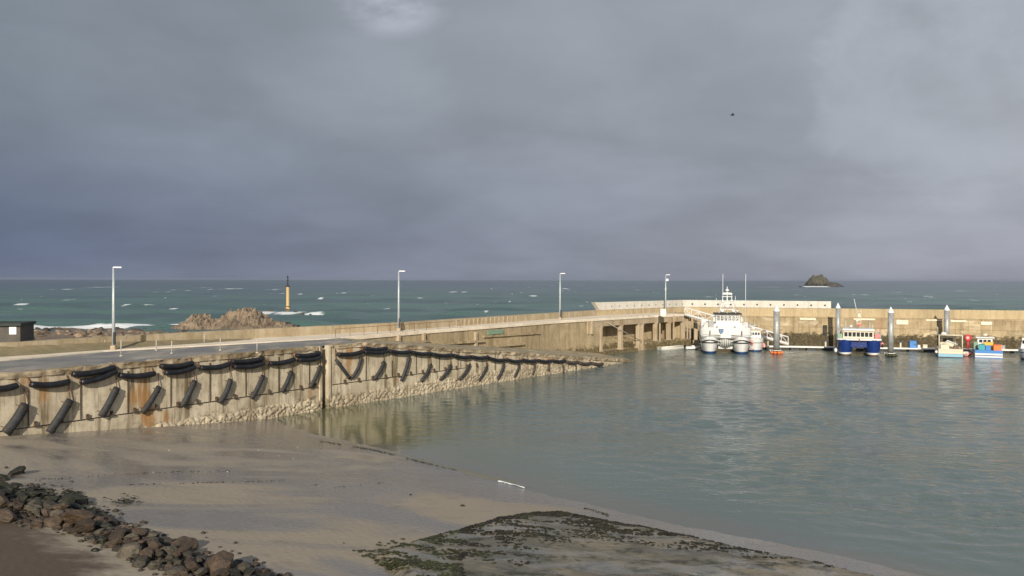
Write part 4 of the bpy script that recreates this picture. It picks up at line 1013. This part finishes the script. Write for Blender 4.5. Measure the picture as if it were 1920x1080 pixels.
# 5 blue and white boat
c_ = P(1854, 671.5, 0); bb = empty('fishing_boat', (c_.x, c_.y, 0), R(-24)); tag(bb, 'small fishing boat with blue and white striped square stern and little white cabin', 'boat')
mb = MB(); B = 2.15
for z0, z1, mm in ((-.4, .10, 1), (.10, .38, 0), (.38, .50, 2), (.50, .82, 0), (.82, 1.35, 1)):
    mb.box((0, 3.6, (z0+z1)/2), (2*B, 7.2, z1-z0), mm)
mb.build('hull', [M['white_hull'], M['mid_blue'], M['navy']], bb)
mb = MB(); frus(mb, -.35, 3.6, 5.6, 1.35, 3.3, 1.35, 1.15, .1); cb = mb.build('cabin', M['white_paint'], bb); windows_row(bb, 3, -1.35, .65, 2.5, 3.0, 3.68, cb, .16)
MB().bbox((-.35, 4.6, 3.38), (3.0, 2.6, .16), .05).build('roof', M['white_paint'], bb)
MB().sphere((-.3, 4.4, 3.85), .42, sq=(1.1, 1, .7)).build('radar_dome', M['cream_paint'], bb)
MB().tube([(.55, 4.5, 3.4), (.75, 4.5, 5.9)], .05, 5).build('mast', M['cream_paint'], bb); MB().tube([(-1.1, 4.5, 3.4), (-1.2, 4.5, 5.2)], .035, 5).build('antenna', M['pale_grey'], bb)

# 6 boat cut by the right edge
c_ = P(1931, 676, 0); rb_ = small_boat('motor_boat', (c_.x, c_.y, 0), R(-30), 7.0, 1.75, 1.9, [M['white_hull'], M['antifoul_blue'], M['navy'], M['pale_grey']], 'white motor boat with dark sheer line cut off by the right edge')
mb = MB(); frus(mb, 0, 2.2, 4.8, 1.9, 3.6, 1.35, 1.15, .5); cb = mb.build('cabin', M['white_paint'], rb_); windows_row(rb_, 3, -1.15, 1.15, 2.7, 3.3, 2.36, cb, .12)
mb = MB(); mb.tube([(-1.6, 1.2, 2.5), (-.9, .3, 2.6), (0, .05, 2.6), (.9, .3, 2.6), (1.6, 1.2, 2.5)], .035, 5); mb.build('bow_rail', M['pile_cap'], rb_)

# loose gear on the blue and white boat
def crate(name, px_off, y_, z_, sz, mat, label, cat_, rz=0):
    v = bb.matrix_world if False else None
    a = Matrix.Rotation(R(-24), 3, 'Z') @ Vector((px_off, y_, z_)); o = empty(name, (c5.x+a.x, c5.y+a.y, a.z), R(-24+rz))
    MB().bbox((0, 0, sz[2]/2), sz, .05).build('box', M[mat], o); MB().box((0, 0, sz[2]+.03), (sz[0]*1.04, sz[1]*1.04, .05)).build('rim', M[mat], o)
    tag(o, label, cat_); return o
c5 = P(1854, 671.5, 0)
crate('crate', -1.05, 1.0, 1.36, (1.0, .8, .95), 'teal', 'teal crate on the stern deck of the blue and white fishing boat', 'crate')
crate('crate', -.05, 1.1, 1.36, (.85, .7, .75), 'mid_blue', 'blue crate on the fishing boat between the teal and orange ones', 'crate')
crate('crate', 1.35, .9, 1.36, (1.25, .9, .95), 'orange', 'big orange fish crate on the right of the fishing boat stern', 'crate', 4)
crate('crate', .1, 2.4, 1.36, (1.5, .8, 1.25), 'yellow', 'yellow-orange crate in front of the small cabin on the fishing boat', 'crate')
crate('crate', -2.0+.1, 2.3, 1.36, (.7, .6, 1.3), 'green_paint', 'green grey bin on the left rail of the fishing boat', 'bin')
# tenders
def tender(c_, rz, L, label, m1, m2):
    root = empty('inflatable_dinghy', c_, rz); tag(root, label, 'dinghy')
    for s in (-1, 1): MB().tube([(s*.62, 0, .28), (s*.62, L*.6, .3), (s*.45, L*.85, .38), (0, L, .5)], [.26, .26, .24, .2], 10).build('side_tube', M[m1], root)
    MB().bbox((0, L*.4, .16), (1.1, L*.8, .14), .03).build('floor', M['grey_shade'], root)
    MB().bbox((0, .05, .55), (.36, .36, .7), .08).build('outboard_motor', M[m2], root); MB().bbox((0, L*.5, .5), (.7, .5, .55), .06).build('console', M['white_paint'], root)
q = P(1284, 655, 0); tender((q.x, q.y, 0), R(-80), 3.3, 'white inflatable dinghy floating left of the white catamaran bow', 'white_paint', 'black')
q = P(1806, 668, 0); tender((q.x+.2, q.y+.6, 0), R(-62), 1.9, 'small pink and red dinghy between the cream work boat and fishing boat', 'pink_float', 'red')
# things on the pontoon
def onp(px, zz_, back=0.0):
    q, dr, n = PL.at(PL.at_px(px)); return Vector((q.x-n.x*back, q.y-n.y*back, zz_))
lb = onp(1816, .62, .3); root = empty('lifebuoy_station', lb); tag(root, 'round red and white lifebuoy case on a red post on the pontoon', 'lifebuoy')
MB().tube([(0, 0, 0), (0, 0, 1.6)], .22, 8).build('post', M['red'], root)
MB().tube([(0, .15, 2.1), (0, -.15, 2.1)], .62, 20, sm=False).build('case', M['red'], root); MB().tube([(-.12, -.15, 2.1), (-.12, -.2, 2.1)], .38, 18, sm=False).build('buoy_face', M['pink_red'], root); MB().tube([(-.12, -.2, 2.1), (-.12, -.22, 2.1)], .16, 12, sm=False).build('centre', M['white_paint'], root)
def pont_box(name, px, sz, mat, label, cat_, legs=False):
    c_ = onp(px, .62, .2); o = empty(name, c_, R(-11)); MB().bbox((0, 0, sz[2]/2), sz, .06).build('body', M[mat], o)
    MB().bbox((0, 0, sz[2]+.04), (sz[0]*1.06, sz[1]*1.06, .08), .02).build('lid', M[mat], o); tag(o, label, cat_)
pont_box('storage_bin', 1712, (1.25, .9, 1.3), 'mid_blue', 'blue storage bin standing on the pontoon left of the cream work boat', 'bin')
pont_box('storage_bin', 1723.5, (.5, .5, .5), 'white_paint', 'little white box on the pontoon next to the blue bin', 'box')
pont_box('storage_bin', 1735, (.8, .6, .6), 'cream_paint', 'pale chest on the pontoon just left of the cream work boat', 'box')
pont_box('storage_bin', 1880, (.9, .7, .7), 'grey_shade', 'grey chest on the pontoon right of the fishing boat', 'box')
for px, lab in ((1440, 'pale service pedestal on the pontoon left of the gangway foot'), (1549, 'pale service pedestal on the pontoon in front of the dark weed niche'), (1690, 'pale service pedestal on the pontoon just right of the green-footed pile')):
    o = empty('service_pedestal', onp(px, .62, .6)); MB().bbox((0, 0, .45), (.3, .3, .9), .04).build('body', M['cream_paint'], o); MB().bbox((0, 0, .97), (.36, .36, .12), .03).build('cap', M['mid_blue'], o); tag(o, lab, 'pedestal', 'service pedestals on the pontoons')
q = onp(1643, .2, -1.2)
for px, py, mt, lab in ((1421, 657, 'pink_float', 'pink mooring buoy floating right of the white catamaran'), (1652, 655, 'pink_float', 'pink mooring buoy beside the right hull of the blue catamaran'), (1569, 656, 'white_paint', 'white buoy floating at the left hull of the blue catamaran')):
    q = P(px, py, .1); o = empty('mooring_buoy', q); MB().sphere((0, 0, .15), .33).build('float', M[mt], o); MB().tube([(0, 0, .45), (0, 0, .62)], .05, 6).build('eye', M['rust'], o); tag(o, lab, 'buoy')
# mooring ropes
for a, b_, lab in (((1405, 655, 162), (1421, 650, 175), 'pale rope from the white catamaran to the pontoon'), ((1418, 632, 169), (1432, 648, 176), 'pink rope from the small fishing boat to the pontoon')):
    A1 = PD(*a); B1 = PD(*b_); c_ = (A1+B1)/2; o = MB().tube([A1-c_, Vector((0, 0, -.25)), B1-c_], .05, 5).build('mooring_rope', M['pink_float'], loc=c_); tag(o, lab, 'rope')

# ------------------------------------------------------------------ rocks, reef, beacon, islet
def lump(seed, sub=2, sq=(1, .8, .6), amp=.32, fr=1.2):
    import bmesh
    bm = bmesh.new(); bmesh.ops.create_icosphere(bm, subdivisions=sub, radius=1.0)
    rs = random.Random(seed); planes = [(Vector((rs.uniform(-1, 1), rs.uniform(-1, 1), rs.uniform(-.6, 1))).normalized(), rs.uniform(.5, .85)) for _ in range(11)]
    for v in bm.verts:
        p_ = v.co.copy()
        for n, d in planes:
            e = p_.dot(n)-d
            if e > 0: p_ -= n*e*.92
        k = 1+amp*.45*mn.noise(p_*fr*2+Vector((seed, 0, 0)))+amp*.2*mn.noise(p_*fr*5+Vector((seed, 3, 0)))
        v.co = Vector((p_.x*sq[0]*k, p_.y*sq[1]*k, p_.z*sq[2]*k))
    me = bpy.data.meshes.new('rock'); bm.to_mesh(me); bm.free(); return me
def variants(n, sub, mats, **kw):
    out = []
    for mt in mats:
        row = []
        for i in range(n):
            me = lump(i*13+5, sub, **kw); me.materials.append(M[mt]); row.append(me)
        out.append(row)
    return out
VB = variants(7, 3, ['boulder_brown', 'boulder_grey', 'boulder_black', 'boulder_pale'])
def rock(name, me, loc, s, label, group, cat_='boulder'):
    o = bpy.data.objects.new(name, me); col.objects.link(o); o.location = loc
    o.rotation_euler = (random.uniform(-.4, .4), random.uniform(-.4, .4), random.uniform(0, 6.28)); o.scale = (s*random.uniform(.85, 1.25), s*random.uniform(.85, 1.2), s*random.uniform(.7, 1.1))
    tag(o, label, cat_, group); return o
upx = [-60, 0, 60, 130, 165, 230, 320, 400, 470, 540]; upy = [885, 908, 918, 935, 962, 985, 1013, 1048, 1062, 1092]
lox = [-60, 0, 100, 200, 280, 360, 540]; loy = [958, 967, 986, 1021, 1060, 1088, 1140]
placed = []; cnt = 0; tries = 0
while cnt < 235 and tries < 9000:
    tries += 1; px = random.uniform(-50, 545); u0 = np.interp(px, upx, upy); l0 = np.interp(px, lox, loy)
    py = u0+(l0-u0)*random.random()
    if py > 1120: continue
    s = random.choice((.2, .28, .34, .4, .5, .66))*random.uniform(.8, 1.15)
    p_ = PB(px, py, .15)
    if any((p_.x-q[0])**2+(p_.y-q[1])**2 < ((s+q[2])*.62)**2 for q in placed): continue
    placed.append((p_.x, p_.y, s)); edge = (py-u0)/(l0-u0)
    if (px < 170 and edge < .48) or (px > 430 and random.random() < .4) or random.random() < .05: kind = 2
    elif random.random() < .03 and s < .45: kind = 3
    else: kind = random.choice((0, 0, 1))
    lab, grp = [('brown wet boulder in the rock bank across the sand', 'brown boulders of the rock bank'), ('greyish boulder in the rock bank across the sand', 'grey boulders of the rock bank'), ('blackish weed-coated boulder on the edge of the rock bank', 'black weedy boulders of the rock bank'), ('pale sandy boulder standing out in the brown rock bank', 'pale boulders of the rock bank')][kind]
    szw = 'small' if s < .38 else ('medium' if s < .5 else 'large'); plc = 'left end' if px < 130 else ('left part' if px < 250 else ('middle' if px < 350 else ('right part' if px < 440 else 'right end'))); ed = 'sand-side edge' if edge < .33 else ('crest' if edge < .67 else 'near edge')
    lab = '%s %s boulder on the %s of the rock bank, %s' % (szw, ('brown', 'greyish', 'blackish weedy', 'pale')[kind], ed, plc)
    grp = lab.replace('boulder', 'boulders')
    rock('boulder', VB[kind][cnt % 7], (p_.x, p_.y, beach_h(p_.x, p_.y)+s*.22+(.25 if .25 < edge < .8 else 0)), s, lab, grp); cnt += 1
for px, py, s, kd, lab in ((28, 890, .55, 2, 'single black rounded boulder lying on the sand above the rock bank'), (2, 901, .5, 2, 'black boulder at the left edge of the photo above the rock bank'),
                       (868, 949, .13, 2, 'black lump of weed lying alone on the wet sand left of the weedy slab'), (770, 928, .09, 2, 'tiny black stone on the wet sand near the foam line'),
                       (170, 946, .22, 2, 'small dark stone just above the rock bank'), (240, 942, .25, 2, 'flat dark stone lying on the sand right of the rock bank')):
    p_ = PB(px, py, .0); rock('stone', VB[kd][3], (p_.x, p_.y, beach_h(p_.x, p_.y)+s*.3), s, lab, None, 'rock')
# small rubble lying between boulders
import bmesh
rub = MB()
for k in range(1500):
    px = random.uniform(-60, 560); u0 = np.interp(px, upx, upy); l0 = np.interp(px, lox, loy); py = u0+(l0-u0)*random.gauss(.5, .33)
    if py > 1130: continue
    p_ = PB(px, py, 0); r_ = random.uniform(.06, .17); rub.sphere((p_.x, p_.y, beach_h(p_.x, p_.y)+r_*.2), r_, random.choice((0, 0, 1, 2)), 5, 3, (random.uniform(.8, 1.4), random.uniform(.7, 1.2), .7))
o = rub.build('rubble', [M['boulder_brown'], M['boulder_grey'], M['boulder_black']]); tag(o, 'small stones scattered between the boulders', 'rubble', kind='stuff')

# weedy slab in the foreground
slab_px = [(695, 1040), (780, 1013), (870, 990), (930, 973), (990, 962), (1045, 961), (1130, 977), (1240, 996), (1340, 1018), (1420, 1036), (1540, 1058), (1660, 1085), (1700, 1110), (1100, 1160), (820, 1160), (750, 1085)]
sp = [PB(*q, .1) for q in slab_px]
def inside(x, y, poly):
    c_ = False; j = len(poly)-1
    for i in range(len(poly)):
        if (poly[i].y > y) != (poly[j].y > y) and x < (poly[j].x-poly[i].x)*(y-poly[i].y)/(poly[j].y-poly[i].y)+poly[i].x: c_ = not c_
        j = i
    return c_
def edist(x, y, poly):
    b = 1e9; p_ = Vector((x, y))
    for i in range(len(poly)):
        a, c_ = Vector(poly[i][:2]), Vector(poly[(i+1) % len(poly)][:2]); t_ = max(0, min(1, (p_-a).dot(c_-a)/(c_-a).length_squared)); b = min(b, (p_-a-(c_-a)*t_).length)
    return b
m, t, b = newmat('weedy_slab'); g = t.add('ShaderNodeTexCoord'); ob = g.outputs['Object']
wetn = t.noise(t.scale(ob, (.6, 1.3, 1)), .55, 6, .6, .4)
c = t.mix(t.mapr(t.noise(ob, .3, 6, .65), .4, .62), (.24, .20, .14), (.135, .125, .095))
c = t.mix(t.mapr(t.noise(ob, .8, 8, .75), .50, .60, 0, .9), c, (.045, .042, .02))
t.l.new(c, b.inputs['Base Color']); t.l.new(t.mapr(wetn, .42, .58, .7, .08), b.inputs['Roughness']); bump(t, b, t.noise(t.scale(ob, (1, 1.8, 1)), 1.6, 7, .7), t.mapr(wetn, .42, .58, 1.0, .12), .10)
def slab_h(x, y):
    e = edist(x, y, sp); return beach_h(x, y)+.02+.26*min(1, e/.5)+.07*nz(x, y, .8)
mb = MB(); minx = min(q.x for q in sp); maxx = max(q.x for q in sp); miny = min(q.y for q in sp); maxy = max(q.y for q in sp)
sxs = np.arange(minx, maxx, .3); sys_ = np.arange(miny, maxy, .3); G = [[None]*len(sxs) for _ in sys_]; ins = {}
for i, y_ in enumerate(sys_):
    for j, x_ in enumerate(sxs):
        k = inside(x_, y_, sp); ins[(i, j)] = k; G[i][j] = (x_, y_, slab_h(x_, y_) if k else beach_h(x_, y_)-.15)
mb.grid(G, 0, True, keep=lambda i, j: any(ins[(i+a, j+b_)] for a in (0, 1) for b_ in (0, 1)))
tag(mb.build('rock_shelf', M['weedy_slab']), kind='structure')
wd = MB()
def tuft(x, y, z, r_, m_):
    for _ in range(random.randint(3, 6)):
        a = random.uniform(0, 6.28); l = r_*random.uniform(.6, 1.3); w_ = r_*random.uniform(.25, .5); dx, dy = math.cos(a)*l, math.sin(a)*l
        h = random.uniform(.005, .045)
        i = [wd.addv((x-dy*w_/l, y+dx*w_/l, z)), wd.addv((x+dy*w_/l, y-dx*w_/l, z)), wd.addv((x+dx*.6+dy*w_/l, y+dy*.6-dx*w_/l, z+h)), wd.addv((x+dx, y+dy, z-.01)), wd.addv((x+dx*.6-dy*w_/l, y+dy*.6+dx*w_/l, z+h))]
        wd.face(i, m_)
rs = random.Random(11); k = 0
tops = [Vector(q[:2]) for q in sp[1:12]]
def dtop(x, y):
    b = 1e9; p_ = Vector((x, y))
    for a, c_ in zip(tops, tops[1:]):
        t_ = max(0, min(1, (p_-a).dot(c_-a)/(c_-a).length_squared)); b = min(b, (p_-a-(c_-a)*t_).length)
    return b
for _ in range(60000):
    x_ = rs.uniform(minx, maxx); y_ = rs.uniform(miny, maxy)
    if not inside(x_, y_, sp): continue
    dt = dtop(x_, y_); nn_ = .5+.5*mn.noise(Vector((x_*.35, y_*.9, 2)))+.3*mn.noise(Vector((x_*1.3, y_*2.8, 5))); u_ = x_/y_*FPX+960
    wid = np.interp(u_, [760, 850, 980, 1150, 1350, 1500, 1700], [.25, .7, 1.1, .9, .45, .25, .15])
    dens = max(0, 1.4-dt/wid)
    dens = max(dens, max(0, (nn_-.44)*5)*max(0, 1-dt/(wid*6)))
    if u_ < 870: dens = max(dens*.6, (nn_-.42)*3)
    if rs.random() < dens:
        green = (mn.noise(Vector((x_*.5, y_*.5, 9))) > .25 and dt > wid) or (u_ < 860 and dt > .35)
        tuft(x_, y_, slab_h(x_, y_)+.005, rs.uniform(.05, .15), 1 if (green and rs.random() < .6) else 0)
# dark tufts along drift lines, and along the wavelet's dark edge
for ln, n_ in ((((60, 901), (200, 891), (320, 885), (430, 883)), 70), (((240, 909), (330, 907), (430, 904), (540, 900)), 60), (((600, 827), (700, 844), (790, 866), (880, 886)), 520), (((1096, 953), (1120, 959), (1142, 967)), 60), (((560, 905), (640, 915), (720, 905)), 14), (((1180, 985), (1330, 1013), (1460, 1036), (1600, 1062)), 0)):
    for _ in range(n_):
        t_ = rs.random()*(len(ln)-1); k_ = min(int(t_), len(ln)-2); px = lerp(ln[k_][0], ln[k_+1][0], t_-k_)+rs.gauss(0, 2); py = lerp(ln[k_][1], ln[k_+1][1], t_-k_)+rs.gauss(0, .7)
        if mn.noise(Vector((px*.03, 0, n_))) < -.25: continue
        p_ = PB(px, py, .01); tuft(p_.x, p_.y, max(p_.z, .03)+.005, rs.uniform(.025, .06), 0)
# weed on the sand at the tip and on the boulders
for _ in range(650):
    px = rs.gauss(770, 45); py = 1035+rs.gauss(0, 10)+(px-700)*.12
    p_ = PB(px, py, 0.02); 
    if mn.noise(Vector((p_.x*.8, p_.y*.8, 1))) > -.05: tuft(p_.x, p_.y, p_.z+.02, rs.uniform(.06, .15), 1)
for px, py, n_ in ((130, 930, 60), (70, 925, 80), (160, 960, 60), (175, 970, 50), (30, 930, 60), (228, 940, 25)):
    for _ in range(n_):
        p_ = PB(px+rs.gauss(0, 14), py+rs.gauss(0, 5), .05); tuft(p_.x, p_.y, p_.z+.05, rs.uniform(.08, .2), rs.choice((0, 0, 1)))
o = wd.build('seaweed', [M['weed_dark'], M['weed_green']]); tag(o, 'dark brown and green seaweed covering the rock shelf', 'seaweed', kind='stuff')
# little breaking wave at the water's edge
mb = MB(); G = []
cr = [(600, 826), (700, 843), (790, 866), (850, 879), (885, 889), (930, 899), (985, 915)]
for i in range(90):
    t_ = i/89*(len(cr)-1); k = min(int(t_), len(cr)-2); px = lerp(cr[k][0], cr[k+1][0], t_-k); py = lerp(cr[k][1], cr[k+1][1], t_-k); p_ = P(px, py, .0)
    amp = math.sin(math.pi*i/89)**.5; n_ = .25*nz(i*.12, 0, 1); G.append([(p_.x+(e+n_)*.72, p_.y+(e+n_)*.69, z_*amp+.004) for e, z_ in ((-.35, -.03), (-.1, .10), (.05, .15), (.3, .06), (.7, -.03))])
mb.grid(G, 0, True, keep=lambda i, j: True); 
for k in range(len(mb.f)):
    mb.m[k] = 0
tag(mb.build('wavelet', M['harbour_water']), kind='structure')
mb = MB(); G = []
for i in range(60):
    t_ = i/59; px = lerp(884, 984, t_); py = 888+(px-884)*.27; p_ = P(px, py, .0); w_ = (.07+.10*abs(nz(i*.3, 0, 1, 2)))*math.sin(math.pi*min(1, t_*1.0+.02))**.4
    n_ = .25*nz(i*.1, 0, 1, 7); G.append([(p_.x+(e*w_+n_)*.72, p_.y+(e*w_+n_)*.69, z_) for e, z_ in ((-1.4, .01), (-.4, .05), (.5, .06), (1.4, .03))])
mb.grid(G, 0, True); tag(mb.build('foam_line', M['foam']), 'thin white foam of a tiny wave on the wet sand', 'foam', kind='stuff')
# shells and pale fragments on the sand
mb = MB()
for k in range(26):
    px, py = rs.uniform(280, 1140), rs.uniform(815, 950)
    if py > 840+(px-600)*.2: 
        if px > 600: continue
    p_ = PB(px, py, .01); mb.sphere((p_.x, p_.y, beach_h(p_.x, p_.y)+.01), rs.uniform(.02, .045), 0, 5, 3, (1.3, 1, .4))
tag(mb.build('shells', M['foam']), 'small pale shells scattered on the sand', 'shells', kind='stuff')

# rocky shore beyond the sea wall on the left
SHD0, SHD1 = 108, 252
def shore_z(px, D):
    lim = np.interp(px, [-200, 250, 330, 420, 640], [236, 234, 226, 216, 190]); base = (lim-D)*.034
    return min(base, 4.4)-(.0)
mb = MB(); G = []
for i in range(110):
    D = lerp(96, 262, i/109); row = []
    for j in range(150):
        px = lerp(-260, 640, j/149); x_ = (px-960)/FPX*D; z_ = shore_z(px, D)+.55*nz(x_, D, .18)+.35*abs(nz(x_, D, .5, 3)); row.append((x_, D, max(z_, -1.5)))
    G.append(row)
def kp(i, j):
    c_ = G[i][j]; a = np.array([c_[0]]); b_ = np.array([c_[1]]); return bool(side(a, b_)[0])
mb.grid(G, 0, True, keep=kp); tag(mb.build('rocky_foreshore', M['shore_stone']), kind='structure')
VS = variants(6, 2, ['shore_stone', 'cliff_dark', 'cliff']); 
for k in range(170):
    px = random.uniform(30, 350) if k < 145 else random.uniform(350, 470); lim = np.interp(px, [-200, 250, 330, 420, 640], [236, 234, 226, 216, 190]); D = lim-abs(random.gauss(0, 1))*34+4
    if D < 135: continue
    x_ = (px-960)/FPX*D; s = random.uniform(.5, 1.45); kd = 1 if D > lim-14 else (0 if random.random() < .7 else 2)
    szw = 'small' if s < .8 else ('middling' if s < 1.15 else 'big'); plc = 'by the hut' if px < 130 else ('behind the first lamp' if px < 260 else ('left of the outcrop' if px < 340 else 'at the foot of the outcrop'))
    lab = '%s %s rock beyond the sea wall, %s' % (szw, ('brown', 'dark wet', 'tan')[kd], plc); grp = lab.replace(' rock ', ' rocks ')
    rock('shore_rock', VS[kd][k % 6], (x_, D, shore_z(px, D)+s*.15), s, lab, grp, 'rock')
# outcrop
def ridge(name, D0, depth, prof, mats, label, cat_, nx=110, ny=40, rough=1.0, fr=.25, peaks=None):
    mb = MB(); G = []; pxs = [q[0] for q in prof]
    for i in range(ny):
        v_ = i/(ny-1); D = D0+depth*(v_-.5); row = []
        for j in range(nx):
            px = lerp(pxs[0], pxs[-1], j/(nx-1)); x_ = (px-960)/FPX*D0
            yy = np.interp(px, pxs, [q[1] for q in prof]); zt = max(PD(px, yy, D0).z, 0)
            sh_ = math.sin(math.pi*min(1, max(0, v_+.12*nz(x_, 0, .15))))**.75
            r1 = 1-abs(mn.noise(Vector((x_*fr+.5*mn.noise(Vector((x_*.3, D*.3, 8))), D*fr*.8, 1))))*2.6; r2 = 1-abs(mn.noise(Vector((x_*fr*2.7, D*fr*2.7, 4))))*2; r3 = mn.noise(Vector((x_*fr*7, D*fr*7, 6)))
            z_ = zt*sh_*(.66+.24*r1+.20*r2+.12*r3*rough)-.8*(1-sh_); z_ = z_ if rough < 1.1 else lerp(z_, round(z_/.9+.3*r1)*.9, .55); row.append((x_, D+.6*r2*rough, z_-.1))
        G.append(row)
    mb.grid(G, 0, False); o = mb.build(name, mats); c_ = ((prof[0][0]+prof[-1][0])/2-960)/FPX*D0
    for v in o.data.vertices: v.co -= Vector((c_, D0, 0))
    o.location = (c_, D0, 0); tag(o, label, cat_); return o
ridge('rock_outcrop', 232, 26, [(330, 612), (350, 600), (362, 590), (378, 590), (392, 600), (410, 598), (430, 586), (443, 579), (455, 577), (470, 583), (485, 587), (497, 597), (512, 602), (535, 607), (552, 613)], M['cliff'], 'craggy brown rock outcrop rising beyond the sea wall, left of the yellow beacon', 'rock outcrop', rough=1.6)
ridge('low_rock', 250, 14, [(490, 612), (505, 603), (525, 604), (545, 607), (560, 611)], M['cliff_dark'], 'low dark rock running from the outcrop toward the beacon', 'rock', nx=60, ny=20, rough=1.2)
for px, py, s, lab in ((508, 585, 1.5, 'black reef rock in the foam left of the beacon'), (555, 587, 1.7, 'larger black reef rock in the foam right of the beacon'), (567, 589, 1.1, 'small black reef rock right of the larger one in the foam'), (582, 590.5, .8, 'tiny black reef rock farthest right of the beacon'), (537, 582, 2.2, 'dark reef rock carrying the yellow beacon')):
    p_ = P(px, py, 0); rock('reef_rock', VS[1][int(px) % 6], (p_.x, p_.y, .1), s, lab, None, 'rock')
p_ = P(539.5, 582, 0); bk = empty('beacon', (p_.x, p_.y, 0)); tag(bk, 'yellow beacon tower with black topmark standing in the surf', 'beacon')
MB().tube([(0, 0, -1), (0, 0, 1.5), (0, 0, 1.6), (0, 0, 10.4)], [1.1, .9, .70, .64], 20).build('tower', M['tower_yellow'], bk)
MB().tube([(0, 0, 1.5), (0, 0, 1.9)], 1.05, 20).build('plinth', M['antifoul_brown'], bk)
MB().tube([(0, 0, 10.4), (0, 0, 10.7)], .9, 16).build('platform', M['black'], bk); MB().tube([(0, 0, 10.7), (0, 0, 15.4)], .14, 8).build('staff', M['black'], bk)
mb = MB()
for k in range(4):
    a = k*math.pi/2+.4; mb.tube([(math.cos(a)*.6, math.sin(a)*.6, 10.7), (0, 0, 13.0)], .07, 5)
mb.build('cage', M['black'], bk)
MB().tube([(0, 0, 13.1), (0, 0, 14.0)], [.5, .04], 12).build('topmark', M['black'], bk); MB().tube([(0, 0, 14.3), (0, 0, 15.2)], [.5, .04], 12).build('topmark', M['black'], bk)

o = ridge('islet', 2060, 60, [(1508, 537), (1515, 530), (1519, 522), (1526, 516), (1532, 514), (1538, 514.5), (1546, 519), (1551, 526), (1553, 532), (1556, 537)], [M['islet_grass'], M['islet_rock']], 'grass-topped rocky islet on the horizon behind the breakwater', 'islet', nx=90, ny=40, fr=.05, rough=.5)
for pgn in o.data.polygons: pgn.material_index = 0 if pgn.center.z > 6.5+3.5*mn.noise(pgn.center*.08) else 1
ridge('low_islet', 2030, 40, [(1546, 537.5), (1552, 530), (1556, 528.5), (1564, 529.5), (1571, 531), (1577, 534.5), (1581, 537.5)], M['islet_rock'], 'low dark rocks trailing right of the grassy islet', 'rock', nx=60, ny=24, fr=.07, rough=1)
mb = MB(); a = P(1500, 537.8, .3); b_ = P(1542, 537.8, .3)
G = [[(lerp(a.x, b_.x, i/40), a.y+e+4*nz(i*.4, 0, 1), z_) for e, z_ in ((-36, .1), (-12, 1.6+.9*nz(i*.9, 0, 1)), (0, 2.0), (10, .1))] for i in range(41)]
mb.grid(G, 0, True); tag(mb.build('surf', M['foam']), 'white surf at the foot of the islet', 'surf', kind='stuff')

# ------------------------------------------------------------------ bird
p_ = PD(1374, 215.5, 70); bd = empty('bird', p_, R(65)); bd.scale = (.62, .62, .8); tag(bd, 'small dark bird flying alone in the grey sky', 'bird')
mb = MB(); mb.tube([(0, -.24, -.02), (0, -.18, 0), (0, -.05, .0), (0, .10, 0), (0, .24, .02), (0, .34, .02)], [.02, .05, .085, .08, .04, .015], 10)
for s in (-1, 1):
    i = [mb.addv(q) for q in ((s*.05, -.10, .02), (s*.22, -.12, .14), (s*.42, .02, .08), (s*.24, .06, .12), (s*.05, .10, .02))]; mb.face(i if s > 0 else i[::-1])
    j = [mb.addv((q[0], q[1], q[2]-.02)) for q in ((s*.05, -.10, .02), (s*.22, -.12, .14), (s*.42, .02, .08), (s*.24, .06, .12), (s*.05, .10, .02))]; mb.face(j[::-1] if s > 0 else j)
mb.build('body', M['bird_dark'], bd)

# ------------------------------------------------------------------ air
hm = bpy.data.materials.new('haze'); hm.use_nodes = True; t = NT(hm.node_tree); t.n.clear()
oo = t.add('ShaderNodeOutputMaterial'); pv = t.add('ShaderNodeVolumePrincipled'); t.l.new(pv.outputs[0], oo.inputs['Volume'])
pv.inputs['Color'].default_value = (.55, .62, .76, 1); pv.inputs['Density'].default_value = 0.000022; pv.inputs['Anisotropy'].default_value = .2
hz = MB(); hz.box((0, 20750, 20), (84000, 42200, 56)); hzo = hz.build('haze', hm); tag(hzo, kind='stuff')
